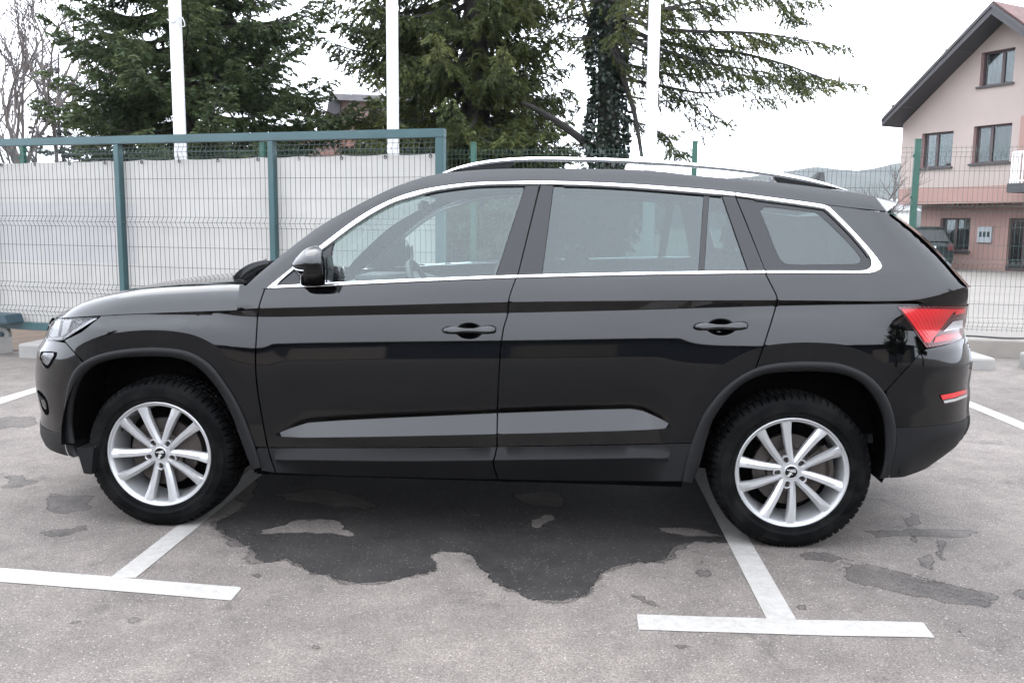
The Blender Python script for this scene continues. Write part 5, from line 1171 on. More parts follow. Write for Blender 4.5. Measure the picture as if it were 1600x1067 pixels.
# wheel stops
def wheel_stop(px, h, dep, lab):
    """px: front-bottom left and right pixels"""
    a, b = onz(*px[0]), onz(*px[1]); d = (b-a)[:2]; L_ = np.linalg.norm(d); d /= L_; n = np.array([-d[1], d[0]]); mb = MB(); sec = []
    for s in (0, L_):
        q = []
        for o, z in ((0, 0), (0, h-.015), (.012, h), (dep-.012, h), (dep, h-.015), (dep, 0)): p = a[:2]+d*s+n*o; q.append((p[0]-(a[0]+b[0])/2, p[1]-(a[1]+b[1])/2, z))
        sec.append(q)
    mb.grid(np.array(sec), flip=True); mb.add(sec[0], [(0, 1, 2, 3, 4, 5)]); mb.add(sec[1], [(5, 4, 3, 2, 1, 0)])
    o = mb.build('wheel_stop', CONCW, bevel=.006); o.location = ((a[0]+b[0])/2, (a[1]+b[1])/2, 0); tag(o, lab, 'wheel stop', 'concrete wheel stops at the bay ends')
wheel_stop(((-60, 560), (21, 550)), .165, .42, 'pale concrete wheel stop at the left photo edge below the gate')
wheel_stop(((29.5, 559), (130, 562)), .14, .50, 'white concrete wheel stop left of the black car headlamp')
wheel_stop(((1390, 575), (1554, 578)), .115, .50, 'white concrete wheel stop right behind the tail lamp of the black car')
wheel_stop(((1591, 574), (1720, 600)), .155, .30, 'grey concrete wheel stop at the right photo edge')
# ================================================================== TREES
BARK = mat('spruce_bark', (.022, .018, .016), .9, var=.3, vscale=3, bscale=30, bstr=.8, bdist=.02)
TWIG = mat('twig_bark', (.020, .017, .015), .9, var=.3)
BAREB = mat('bare_bark', (.075, .062, .056), .9, var=.25)
IVY = mat('ivy_leaf', (.008, .018, .008), .45, var=.5, vscale=9, obj_random=.1)
def foliage(name, c0, c1, c2):
    m, nt, b = newmat(name); pset(b, rough=.6, spec=.25); co = objco(nt)
    n = noise(nt, 1.1, 3, .6, co); n2 = noise(nt, 9, 3, .7, co)
    ad = nt.nodes.new('ShaderNodeMath'); ad.operation = 'MULTIPLY_ADD'; ad.inputs[1].default_value = .5; nt.links.new(n2.outputs[0], ad.inputs[0]); 
    h = nt.nodes.new('ShaderNodeMath'); h.operation = 'MULTIPLY'; h.inputs[1].default_value = .5; nt.links.new(n.outputs[0], h.inputs[0]); nt.links.new(h.outputs[0], ad.inputs[2])
    r = ramp(nt, ad.outputs[0], [(.36, c0), (.5, c1), (.66, c2)]); nt.links.new(r.outputs[0], b.inputs['Base Color'])
    o = nt.nodes['Material Output']; t = nt.nodes.new('ShaderNodeBsdfTranslucent'); nt.links.new(r.outputs[0], t.inputs[0]); ms = nt.nodes.new('ShaderNodeMixShader'); ms.inputs[0].default_value = .25
    nt.links.new(b.outputs[0], ms.inputs[1]); nt.links.new(t.outputs[0], ms.inputs[2]); nt.links.new(ms.outputs[0], o.inputs[0]); return m
FOL1 = foliage('spruce_needles', (.018, .031, .014), (.045, .066, .024), (.095, .112, .042))
FOL2 = foliage('hemlock_needles', (.018, .027, .010), (.050, .062, .017), (.115, .112, .032))
FOL3 = foliage('grey_needles', (.03, .035, .03), (.045, .05, .043), (.06, .066, .057))
class Fol:
    def __init__(s): s.P = []; s.D = []; s.Wd = []; s.L = []
    def add(s, p, d, l, w): s.P.append(p); s.D.append(d); s.L.append(l); s.Wd.append(w)
    def build(s, name, m, parent, kind=None):
        P = np.array(s.P); D = np.array(s.D); D /= np.linalg.norm(D, axis=1)[:, None]+1e-9; Ln = np.array(s.L)[:, None]; Wd = np.array(s.Wd)[:, None]
        R_ = rng.normal(size=P.shape); side = np.cross(D, R_); side /= np.linalg.norm(side, axis=1)[:, None]+1e-9
        V = np.stack([P, P+D*Ln*.45+side*Wd, P+D*Ln, P+D*Ln*.45-side*Wd], 1).reshape(-1, 3); n = len(P)
        me = bpy.data.meshes.new(name); me.vertices.add(4*n); me.vertices.foreach_set('co', V.ravel()); me.loops.add(4*n); me.loops.foreach_set('vertex_index', np.arange(4*n)); me.polygons.add(n)
        me.polygons.foreach_set('loop_start', np.arange(0, 4*n, 4)); me.polygons.foreach_set('loop_total', np.full(n, 4)); me.materials.append(m); me.update(calc_edges=True); o = link(name, me, parent)
        if kind: o['kind'] = kind
        return o
def bend(p, az, L_, droop, lift, n=10, wob=.03, r_=random):
    pts = []; d = np.array([math.cos(az), math.sin(az), 0.]); side = np.array([-d[1], d[0], 0]); ph = r_.uniform(0, 6)
    for i in range(n+1):
        t = i/n; pts.append(p+d*L_*t+np.array([0, 0, -droop*math.sin(t*math.pi*.62)*L_+lift*t**2.6*L_])+side*math.sin(t*5+ph)*wob*L_)
    return np.array(pts)
def dress(fol, tw, pts, r0, L_, r_, dens=1.0, twl=.45, hang=.5, nl=.10, nw=.018, bare=.22):
    """side twigs with needle tufts along a branch"""
    d = np.r_[0, np.cumsum(np.linalg.norm(np.diff(pts, axis=0), axis=1))]; tot = d[-1]; n = int(tot/.062*dens)
    tw.tube(pts, [max(.004, r0*(1-i/len(pts))) for i in range(len(pts))], 4, caps=False)
    for i in range(n):
        t = bare+(1-bare)*(i+r_.random())/n; s_ = t*tot; p = np.array([np.interp(s_, d, pts[:, k]) for k in range(3)]); q = np.array([np.interp(min(tot, s_+.05), d, pts[:, k]) for k in range(3)]); f = q-p; f /= np.linalg.norm(f)+1e-9
        sd = np.cross(f, [0, 0, 1]); sd /= np.linalg.norm(sd)+1e-9; sg = 1 if i % 2 else -1
        l = twl*L_*.5*(1-.75*abs(t-.45))*r_.uniform(.5, 1.15)*(1.05-t*.75)+.08
        dr = f*r_.uniform(.45, .9)+sd*sg*r_.uniform(.6, 1.0)+np.array([0, 0, -hang*r_.uniform(.2, 1.3)]); dr /= np.linalg.norm(dr)
        m = max(4, int(l/.020)); 
        for j in range(m):
            a = (j+.5)/m; c = p+dr*l*a+np.array([0, 0, -hang*.35*l*a*a]); 
            for k in range(3):
                e = dr*.9+np.array([r_.gauss(0, .42), r_.gauss(0, .42), r_.gauss(-.15, .30)]); fol.add(c, e, nl*r_.uniform(.7, 1.25), nw*r_.uniform(.7, 1.3))
        if l > .3 and r_.random() < .6: tw.tube([p, p+dr*l*.6+np.array([0, 0, -hang*.1*l])], .004, 3, caps=False)
    for k in range(4): e = pts[-1]-pts[-2]; fol.add(pts[-1]-e*.5, e+np.array([r_.gauss(0, .03) for _ in range(3)]), nl*1.3, nw)
def conifer(x, y, h, zlo, rlo, label, fol_m=FOL1, seed=1, trunk_r=.22, levels=26, per=6, dens=1.0, droop=.22, lift=.25, hang=.5, shape=None, skip=None, group='conifers beyond the fence', nl=.085, nw=.0125, name='spruce_tree'):
    r_ = random.Random(seed); root = empty(name, (x, y, 0)); tag(root, label, 'tree', group)
    tr = MB(); n = 14; tp = [(math.sin(i*.9+seed)*.03, math.cos(i*.7+seed)*.03, h*i/n) for i in range(n+1)]; tr.tube(tp, [max(.02, trunk_r*(1-(i/n)**1.1)) for i in range(n+1)], 10); tr.build('trunk', BARK, root, smooth=True)
    fol, tw = Fol(), MB()
    for li in range(levels):
        f = li/(levels-1); z = zlo+(h-zlo)*f**1.05
        if z > 9.5 and z > h*.97: continue
        R0 = rlo*(1-f)**.85+.15; k = per if z < 8.5 else max(3, per-2)
        for b in range(k):
            az = 2*math.pi*(b+r_.random()*.8)/k+li*1.3; L_ = R0*r_.uniform(.62, 1.12)
            if shape: L_ *= shape(az, z)
            if L_ < .25 or (skip and skip(az, z, r_)): continue
            pts = bend(np.array([0, 0, z+r_.uniform(-.1, .1)]), az, L_, droop*r_.uniform(.6, 1.3), lift*r_.uniform(.5, 1.4), r_=r_)
            dress(fol, tw, pts, .016+.012*L_, L_, r_, dens=dens if z < 7.5 else dens*.5, hang=hang, nl=nl, nw=nw)
            # secondary limbs
            for q in range(2 if L_ > 1.2 else 0):
                t = r_.uniform(.3, .6); i = int(t*10); p = pts[i]; az2 = az+r_.choice((-1, 1))*r_.uniform(.5, .9); l2 = L_*r_.uniform(.35, .5)
                dress(fol, tw, bend(p, az2, l2, droop, lift, 7, r_=r_), .01, l2, r_, dens=dens if z < 7.5 else dens*.5, hang=hang, nl=nl, nw=nw)
    tw.build('branches', TWIG, root); fol.build('crown', fol_m, root); return root
def wx(u, y): return float(aty(u, 200, y)[0])
def wz(u, v, y): return float(aty(u, v, y)[2])
TY = 14.0
def shp1(az, z):
    c = math.cos(az); return (.90 if c < 0 else 1.05) if z > 2.6 else .80
conifer(wx(296, TY), TY, 11.5, 1.6, 2.6, 'big dark spruce behind the left flagpole', FOL1, 3, .17, 36, 8, 1.15, .16, .24, .50, shp1)
def shp2(az, z):
    c = math.cos(az); return 1.15-.42*(c > 0)*c-(.25 if z < 2.0 and c < 0 else 0)
conifer(wx(742, 15), 15, 12.5, 1.1, 2.75, 'large spruce with olive green drooping sprays right of the middle flagpole', foliage('spruce_needles_olive', (.015, .024, .009), (.048, .062, .017), (.112, .118, .034)), 11, .30, 40, 8, 1.1, .30, .16, .95, shp2)
conifer(wx(95, 22), 22, 5.4, .9, 1.35, 'small greyish spruce far behind the left end of the gate', FOL3, 21, .08, 13, 6, .7, .10, .30, .2, nl=.12, nw=.016)
conifer(wx(866, 27), 27, 5.1, 1.0, 1.5, 'distant narrow spruce right of the pink house behind the trees', FOL1, 23, .10, 13, 6, .6, .12, .3, .3, nl=.13, nw=.02)
# the ivy-clad conifer with long one-sided boughs
r_ = random.Random(5); X3 = wx(953, TY); t3 = empty('ivy_clad_tree', (X3, TY, 0)); tag(t3, 'conifer with thick ivy covered trunk and long boughs reaching to the right', 'tree', 'conifers beyond the fence')
tr = MB(); tr.tube([(0, 0, 0), (.0, 0, 1.6), (-.03, 0, 3.2), (-.06, .02, 4.6), (-.10, 0, 6), (-.05, 0, 12)], [.24, .20, .17, .15, .14, .04], 12)
tr.build('trunk', BARK, t3, smooth=True)
def limb(px, r0, y=0.0, y1=0.0):
    pts = smooth([aty(u, v, TY+y+(y1-y)*i/(len(px)-1))-np.array([X3, TY, 0]) for i, (u, v) in enumerate(px)], 4); return pts
iv = Fol()
for k in range(9500):
    z = r_.uniform(.2, 5.4); a = r_.uniform(0, 2*math.pi); rad = (.27 if z < 3.2 else .25)+.05*math.sin(z*5+a*2)+r_.gauss(0, .03); x_ = -.03*z*.5
    iv.add((x_+rad*math.cos(a), rad*math.sin(a), z), (math.cos(a)*.5+r_.gauss(0, .4), math.sin(a)*.5+r_.gauss(0, .4), -.6+r_.gauss(0, .4)), r_.uniform(.05, .085), r_.uniform(.024, .036))
iv.build('ivy', IVY, t3)
fol, tw = Fol(), MB()
for li in range(10):      # crown above and behind
    z = 4.3+li*.5
    for b in range(6):
        az = 2*math.pi*(b+r_.random())/6+li; c = math.cos(az); L_ = r_.uniform(1.0, 1.7)*(1.45 if c > 0 else .72)
        pts = bend(np.array([-.05, 0, z]), az, L_, .14, .10, r_=r_); dress(fol, tw, pts, .03, L_, r_, .7, hang=.7, nl=.08, nw=.01)
boughs = [([(960, 30), (1010, 20), (1080, 5), (1150, -15), (1240, 2), (1290, 0)], .035, -.2, -.4, 1.1), ([(965, 25), (1030, 45), (1100, 50), (1180, 52), (1250, 62), (1310, 72), (1328, 72)], .045, -.3, -.9, 1.2), ([(965, 40), (1020, 62), (1085, 75), (1150, 82), (1230, 102), (1290, 124), (1352, 134)], .05, .0, -.5, 1.15), ([(970, 62), (1040, 80), (1100, 98), (1160, 108), (1215, 118), (1262, 142)], .04, -.4, -.6, 1.1),
          ([(970, 100), (1010, 108), (1060, 118), (1110, 112), (1160, 118), (1200, 122)], .035, .3, .8, .8), ([(975, 124), (1020, 132), (1070, 142), (1110, 146), (1150, 136), (1188, 132)], .04, .1, .0, .75), ([(975, 150), (1030, 158), (1075, 157), (1100, 163), (1110, 178)], .022, .2, .4, .5), ([(970, 110), (1010, 135), (1050, 165), (1085, 190), (1100, 215)], .015, .2, .2, .35), ([(968, 175), (990, 190), (1020, 200), (1050, 225), (1040, 245)], .03, .3, .5, 1.0),
          ([(945, 12), (930, 45), (905, 60), (880, 48), (862, 52)], .028, .2, .3, .25), ([(945, 50), (920, 38), (890, 28), (870, 36), (850, 40)], .03, -.1, .2, .4), ([(948, 60), (960, 90), (985, 120), (990, 160)], .03, -.35, -.5, .8), ([(940, 20), (925, -10), (900, -30)], .03, 0, 0, .8), ([(945, 200), (925, 215), (905, 225), (890, 240)], .02, .2, .2, .5)]
for px, r0, ya, yb, dn in boughs:
    pts = limb(px, r0, ya, yb); L_ = float(np.linalg.norm(np.diff(pts, axis=0), axis=1).sum()); pp = resamp(pts, 14)
    dress(fol, tw, pp, r0, L_*.55, r_, dn, twl=.5, hang=.75, nl=.075, nw=.0095, bare=.12)
    for q in range(5 if dn > .7 else 2):
        i = r_.randint(3, 11); l2 = r_.uniform(.45, .95); d_ = pp[min(13, i+1)]-pp[i]; az = math.atan2(d_[1], d_[0])+r_.choice((-1, 1))*r_.uniform(.4, .9)
        dress(fol, tw, bend(pp[i], az, l2, .3, .08, 7, r_=r_), .012, l2, r_, dn*.9, hang=.8, nl=.07, nw=.009)
fol.build('crown', FOL2, t3); 
for px, r0, ya, yb in (([(935, 240), (905, 215), (870, 190), (840, 172), (815, 160)], .075, .1, -.3), ([(955, 60), (975, 125), (992, 180), (1003, 245)], .06, -.2, -.3), ([(950, 90), (930, 60), (915, 20), (905, -10)], .05, 0, .2)):
    pts = limb(px, r0, ya, yb); tw.tube(pts, [r0*(1-.6*i/len(pts)) for i in range(len(pts))], 7)
for k in range(26):       # bare hanging twigs
    u0, v0 = r_.uniform(975, 1100), r_.uniform(60, 190); u1 = u0+r_.uniform(-20, 60); v1 = v0+r_.uniform(10, 60); pts = limb([(u0, v0), ((u0+u1)/2+r_.uniform(-8, 8), (v0+v1)/2+r_.uniform(-6, 10)), (u1, v1)], .01, r_.uniform(-.3, .5), r_.uniform(-.3, .5)); tw.tube(pts, .007, 3, caps=False)
tw.build('branches', TWIG, t3)
# bare trees
def bare(x, y, h, label, seed, spread=.5, r0=.08, depth=5, lean=0, name='bare_tree', group='leafless trees beyond the fence', nb=3, tuft=0, mat_=BAREB):
    r_ = random.Random(seed); root = empty(name, (x, y, 0)); tag(root, label, 'tree', group); mb = MB()
    def rec(p, d, l, r, dp):
        pts = [p]; dd = d.copy()
        for i in range(5): dd = dd+np.array([r_.gauss(0, .11), r_.gauss(0, .11), r_.gauss(.02, .06)]); dd /= np.linalg.norm(dd); pts.append(pts[-1]+dd*l/5)
        mb.tube(pts, [r*(1-.09*i) for i in range(6)], 5 if r > .02 else 3, caps=False)
        if dp <= 0: return
        for k in range(nb+(1 if dp < 3 else 0)):
            i = r_.randint(2, 5) if k else 5; nd = dd+np.array([r_.gauss(0, spread), r_.gauss(0, spread), r_.gauss(.12, .25)]); nd /= np.linalg.norm(nd); rec(pts[i], nd, l*r_.uniform(.6, .85), r*.6*(1 if k else 1.1), dp-1)
    rec(np.zeros(3), np.array([lean, 0, 1.]), h*.32, r0, depth); mb.build('trunk', mat_, root); return root
bare(wx(72, 17), 17, 6.8, 'tall leafless tree leaning left at the left photo edge', 2, .42, .10, 5, -.22)
bare(wx(25, 18.5), 18.5, 7.0, 'thin leafless tree partly outside the left photo edge', 9, .45, .09, 5, -.1)
bare(wx(150, 23), 23, 7.0, 'fine twigged leafless tree behind the big left spruce', 14, .4, .07, 5, .05)
bare(wx(1125, 20), 20, 3.4, 'leafless shrub showing above the roof rail right of the third flagpole', 31, .5, .035, 5, .05, 'bare_shrub', 'leafless shrubs behind the roof of the car', 3)
bare(wx(1165, 21), 21, 2.9, 'smaller leafless shrub right of the first, above the roof rail', 37, .5, .03, 4, .1, 'bare_shrub', 'leafless shrubs behind the roof of the car', 3)
bt = bare(wx(1392, 24), 24, 3.4, 'slim leafless tree with ivy stem left of the pink house', 41, .4, .05, 4, .0)
f_ = Fol(); rr2 = random.Random(8)
for k in range(900): a = rr2.uniform(0, 6.3); f_.add((.09*math.cos(a), .09*math.sin(a), rr2.uniform(.2, 2.0)), (math.cos(a), math.sin(a), rr2.gauss(0, .5)), .09, .035)
f_.build('ivy', IVY, bt)
# undergrowth behind the mesh in the middle
und = Fol(); tw = MB(); r_ = random.Random(77)
for k in range(5):
    c = np.array([wx(690+k*42, 13), 13+r_.uniform(-.3, .6), 0])
HEDGE = empty('evergreen_shrub', (wx(760, 12.6), 12.6, 0)); tag(HEDGE, 'dark low evergreen boughs behind the mesh, seen through the car windows', 'shrub')
for k in range(70):
    p = np.array([r_.uniform(-1.0, 2.0), r_.uniform(-.4, .6), r_.uniform(.3, 1.9)]); dress(und, tw, bend(p, r_.uniform(0, 6.3), r_.uniform(.5, .9), .25, .1, 6, r_=r_), .01, .8, r_, .8, hang=.7, nl=.08, nw=.012)
tw.build('branches', TWIG, HEDGE); und.build('foliage', FOL1, HEDGE)

# ================================================================== HOUSES
PINK = mat('pink_render', (.295, .245, .220), .9, var=.05, vscale=.6, bscale=60, bstr=.2)
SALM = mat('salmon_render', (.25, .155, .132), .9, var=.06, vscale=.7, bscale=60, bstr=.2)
REVEAL = mat('pink_reveal', (.25, .16, .155), .9, var=.05)
FASC = mat('dark_fascia', (.028, .026, .028), .55, var=.15)
FRAME = mat('brown_frame', (.045, .028, .028), .5, var=.2)
PANE = mat('window_pane', (.05, .06, .065), .06, spec=.7, var=.4, vscale=.7)
CURT = mat('curtain', (.17, .16, .155), .8, var=.3, vscale=9)
RTILE = mat('red_roof_tile', (.07, .03, .024), .8, var=.35, vscale=4, bscale=9, bstr=.8, bdist=.05)
GROOF = mat('grey_roof_sheet', (.12, .115, .118), .7, var=.2, vscale=2, bscale=6, bstr=.6, bdist=.05)
BRICK = mat('brick_wall', (.20, .10, .08), .9, var=.2, vscale=1.5)
WMETAL = mat('white_metal', (.75, .75, .75), .4, var=.04)
e2 = np.array([.47, -.883]); e2 /= np.linalg.norm(e2); n2_ = np.array([e2[1], -e2[0]]); 
if n2_[1] > 0: n2_ = -n2_
HP = np.array([15.8, 30.9])
def fac(u, v, off=0.0):
    o = HP+n2_*off; d = rays([(u, v)])[0]; A = np.array([[d[0], -e2[0]], [d[1], -e2[1]]]); t, s = np.linalg.solve(A, o); return s, HCAM+d[2]*t
def HM(off): o = HP+n2_*off; return Matrix(((e2[0], -n2_[0], 0, o[0]), (e2[1], -n2_[1], 0, o[1]), (0, 0, 1, 0), (0, 0, 0, 1)))   # x along wall, y into the house
house = empty('pink_house', (HP[0], HP[1], 0)); tag(house, 'pink rendered two storey house with dark gable roof edge at the right photo edge', 'house')
def hobj(mb, name, m, bev=0, par=None):
    o = mb.build(name, m, None, bevel=bev)
    if par is None: return par0(o, house)
    o.parent = par; return o
OU = .9; M1, M0 = HM(OU), HM(0)
sL = fac(1408, 240, OU)[0]; zS = fac(1500, 318, OU)[1]; zBand = fac(1500, 292, OU)[1]
sE, zE = fac(1378, 186, OU+.9); sA, zA = fac(1550, 5, OU+.9); sR = 2*sA-sE
def wall_with_holes(name, outline, holes, m, M, thick=.3):
    V2 = [Vector(p) for p in outline]; n = len(V2); Ed = [(i, (i+1) % n) for i in range(n)]
    for h in holes:
        x0, x1, z0, z1 = h; o = len(V2); V2 += [Vector((x0, z0)), Vector((x1, z0)), Vector((x1, z1)), Vector((x0, z1))]; Ed += [(o+i, o+(i+1) % 4) for i in range(4)]
    r = delaunay_2d_cdt(V2, Ed, [], 1, 1e-5); mb = MB(); vv = r[0]; ff = []
    for f in r[2]:
        c = sum((vv[i] for i in f), Vector((0, 0)))/3
        if not any(h[0] < c.x < h[1] and h[2] < c.y < h[3] for h in holes): ff.append(tuple(f))
    mb.add([tuple(M @ Vector((p.x, 0, p.y))) for p in vv], ff); mb.add([tuple(M @ Vector((p[0], a, p[1]))) for a in (0, thick) for p in outline], [(i, (i+1) % n, n+(i+1) % n, n+i) for i in range(n)])
    o = hobj(mb, name, m)
    mb = MB()
    for x0, x1, z0, z1 in holes:
        q = [(x0, z0), (x1, z0), (x1, z1), (x0, z1)]; mb.add([tuple(M @ Vector((p[0], a, p[1]))) for a in (0, .28) for p in q], [(i, (i+1) % 4, 4+(i+1) % 4, 4+i) for i in range(4)])
    return o
def win(h, M, mull=(.5,), curtain=True, revealm=REVEAL):
    x0, x1, z0, z1 = h; f = MB(); d0, d1 = .16, .22; t = .06
    f.box((x0, d0, z0), (x1, d1, z0+t), None, M); f.box((x0, d0, z1-t), (x1, d1, z1), None, M); f.box((x0, d0, z0+t), (x0+t, d1, z1-t), None, M); f.box((x1-t, d0, z0+t), (x1, d1, z1-t), None, M)
    for k in mull: xm = x0+(x1-x0)*k; f.box((xm-.05, d0-.005, z0+t), (xm+.05, d1-.001, z1-t), None, M)
    w_ = hobj(f, 'window', FRAME); 
    cuts = [x0+t]+[x0+(x1-x0)*k for k in mull]+[x1-t]
    for a, b in zip(cuts[:-1], cuts[1:]):
        p = MB(); p.box((a+.03, d0+.03, z0+t), (b-.03, d0+.04, z1-t), None, M); hobj(p, 'pane', PANEG, par=w_)
        if curtain:
            c = MB(); G = []
            for zz in (z0+t, z1-t): G.append([tuple(M @ Vector((a+(b-a)*q/24, .34+.025*math.sin(q*1.3), zz))) for q in range(25)])
            c.grid(np.array(G)); hobj(c, 'curtain', CURT, par=w_)
    bk = MB(); bk.box((x0-.05, .5, z0-.05), (x1+.05, .52, z1+.05), None, M); hobj(bk, 'room_shade', DARK, par=w_)
    r = MB(); q = [(x0, z0), (x1, z0), (x1, z1), (x0, z1)]; r.add([tuple(M @ Vector((p[0], a, p[1]))) for a in (.003, .27) for p in q], [(i, (i+1) % 4, 4+(i+1) % 4, 4+i) for i in range(4)]); hobj(r, 'reveal', revealm, par=w_)
    s = MB(); s.box((x0-.08, -.08, z0-.06), (x1+.06, .15, z0-.002), None, M); hobj(s, 'sill', FASC, par=w_)
PANEG = make_glass('house_pane', (.70, .72, .73), -.02)
def hole(p, off): a = [fac(u, v, off) for u, v in p]; return (min(a[0][0], a[3][0]), max(a[1][0], a[2][0]), (a[2][1]+a[3][1])/2, (a[0][1]+a[1][1])/2)
h1 = hole([(1534, 84), (1587, 73), (1582, 127), (1530, 138)], OU); h2 = hole([(1441, 210), (1489, 204), (1486, 260), (1438, 263.5)], OU); h3 = hole([(1522, 199), (1582, 191), (1576, 252), (1519, 257)], OU)
def rz(s): return zA-.30-(abs(s-sA))*(zA-zE)/(sA-sE)
sRt = sR-(sL-sE)
up_out = [(sL, zS), (sRt, zS), (sRt, rz(sRt)), (sA, rz(sA)), (sL, rz(sL))]
zBd = zBand
wall_with_holes('upper_wall', [(sL, zBd), (sRt, zBd), (sRt, rz(sRt)), (sA, rz(sA)), (sL, rz(sL))], [h1, h2, h3], PINK, M1)
wall_with_holes('wall_band', [(sL, zS), (sRt, zS), (sRt, zBd-.002), (sL, zBd-.002)], [], SALM, HM(OU+.004))
for h in (h1, h2, h3): win(h, M1, (.42,) if h is not h1 else (.6,))
mb = MB(); mb.box((sL, 0, zS-.01), (sRt, 9, zS+.1), None, HM(OU-.01)); hobj(mb, 'soffit', SALM)
mb = MB(); mb.box((sL, .28, zS+.1), (sL+.25, 9, rz(sL)), None, M1); hobj(mb, 'side_wall', PINK)
# ground floor
sL0 = fac(1437, 370, 0)[0]; hg = hole([(1470, 341), (1517, 341), (1513, 394), (1466, 389)], 0); hd = hole([(1577, 341), (1612, 341), (1612, 432), (1577, 428)], 0); hd = (hd[0], hd[0]+1.0, .02, hd[3])
wall_with_holes('lower_wall', [(sL0, 0), (sRt, 0), (sRt, zS-.02), (sL0, zS-.02)], [hg, hd], SALM, M0); win(hg, M0, (.45,)); 
mb = MB(); mb.box((sL0, .3, 0), (sL0+.25, 9, zS), None, M0); hobj(mb, 'side_wall', SALM)
d_ = MB(); d_.box((hd[0], .12, .02), (hd[1], .18, hd[3]), None, M0); dd = hobj(d_, 'door', FRAME)
for a in (.08, .55):
    p = MB(); p.box((hd[0]+a, .10, .15), (hd[0]+a+.36, .119, hd[3]-.12), None, M0); hobj(p, 'pane', PANEG, par=dd)
a, b = fac(1529.5, 354, 0), fac(1549.5, 379.5, 0); mb = MB(); mb.box((a[0], -.06, b[1]), (b[0], -.001, a[1]), None, M0); bx = hobj(mb, 'meter_cabinet', mat('grey_cabinet', (.28, .30, .31), .5))
for k in range(3): mb = MB(); w_ = (b[0]-a[0]); mb.box((a[0]+w_*(.14+.28*k), -.065, b[1]+(a[1]-b[1])*.35), (a[0]+w_*(.32+.28*k), -.059, b[1]+(a[1]-b[1])*.68), None, M0); hobj(mb, 'meter_window', PANE, par=bx)
# roof
MR = HM(OU+.9); mb = MB(); th = .26
def rp(s, z): return (s, z)
for sg in (0, 1):
    s0, z0 = (sE, zE) if not sg else (sR, zE); V = [(s0, z0), (sA, zA), (sA, zA-th*1.3), (s0, z0-th)]
    mb = MB(); mb.add([tuple(MR @ Vector((p[0], y, p[1]))) for y in (0, 11) for p in V], [(0, 1, 2, 3), (7, 6, 5, 4), (0, 4, 5, 1), (1, 5, 6, 2), (2, 6, 7, 3), (3, 7, 4, 0)]); hobj(mb, 'roof', FASC)
    mb = MB(); off_ = .05; V = [(s0, z0+.012), (sA, zA+.012), (sA, zA+.07), (s0, z0+.07)]
    mb.add([tuple(MR @ Vector((p[0], y, p[1]))) for y in (.04, 11) for p in V], [(0, 1, 2, 3), (7, 6, 5, 4), (0, 4, 5, 1), (1, 5, 6, 2), (2, 6, 7, 3), (3, 7, 4, 0)]); hobj(mb, 'roof_tiles', RTILE)
    mb = MB(); V = [(s0, z0-.02), (sA, zA-.02), (sA, zA-.12), (s0, z0-.10)]; mb.add([tuple(MR @ Vector((p[0], y, p[1]))) for y in (-.04, -.003) for p in V], [(0, 1, 2, 3), (7, 6, 5, 4), (0, 4, 5, 1), (1, 5, 6, 2), (2, 6, 7, 3), (3, 7, 4, 0)]); hobj(mb, 'barge_board', FASC)
for u, v in ((1412, 166), (1496, 80)):
    s, z = fac(u, v, OU+.3); mb = MB(); mb.box((s-.10, -.8, z-.12), (s+.38, 0, z+.02), None, M1); hobj(mb, 'purlin', FASC)
# balcony
s0, zb0 = fac(1573, 293, OU+1.1); MBal = HM(OU+1.1); zt0 = fac(1573, 287, OU+1.1)[1]; mb = MB(); mb.box((s0, 0, zt0-.28), (s0+5, 1.09, zt0), None, MBal); hobj(mb, 'balcony_slab', FASC)
zr = fac(1579, 237, OU+1.1)[1]; mb = MB(); mb.box((s0+.05, .02, zr-.05), (s0+5, .07, zr), None, MBal); mb.box((s0+.05, .02, zt0+.06), (s0+5, .07, zt0+.10), None, MBal); mb.box((s0+.05, .02, zr-.05), (s0+.10, 1.0, zr), None, MBal); rl_ = hobj(mb, 'railing', WMETAL)
for k in range(22): mb = MB(); x_ = s0+.06+k*.12; mb.box((x_, .03, zt0), (x_+.03, .06, zr-.05), None, MBal); hobj(mb, 'baluster', WMETAL, par=rl_)
for k in range(6): mb = MB(); mb.box((s0+.06, .15+k*.15, zt0), (s0+.09, .18+k*.15, zr-.05), None, MBal); hobj(mb, 'baluster', WMETAL, par=rl_)
# recessed loggia wall in a darker tone right of the window
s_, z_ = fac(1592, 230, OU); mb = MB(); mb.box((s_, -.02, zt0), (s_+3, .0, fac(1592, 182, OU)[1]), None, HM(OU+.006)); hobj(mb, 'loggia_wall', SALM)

# house behind the spruces
YH = 27.0; hb = empty('pink_brick_house', (wx(680, YH), YH, 0)); tag(hb, 'pink house with grey sheet roof, mostly hidden behind the middle spruce', 'house')
def bxp(name, u0, u1, v0, v1, y, dep, m, par=None, bot=None):
    x0, x1 = wx(u0, y), wx(u1, y); z1 = wz((u0+u1)/2, v0, y); z0 = 0 if v1 is None else wz((u0+u1)/2, v1, y)
    mb = MB(); mb.box((x0, y, z0), (x1, y+dep, z1)); o = mb.build(name, m, None); par = par or hb; root = par
    while root.parent: root = root.parent
    o.parent = par; o.matrix_parent_inverse = Matrix.Translation(-Vector(root.location)); return o
HW = mat('old_pink_plaster', (.24, .17, .15), .9, var=.12, vscale=.8)
bxp('wall', 640, 835, 182, None, YH, 6, HW); bxp('wall', 530, 642, 184, None, YH+.5, 6, HW); bxp('low_wall_section', 497, 545, 206, None, YH-1.5, 3, HW); bxp('ledge', 495, 547, 203, 206.5, YH-1.55, 3.1, FASC)
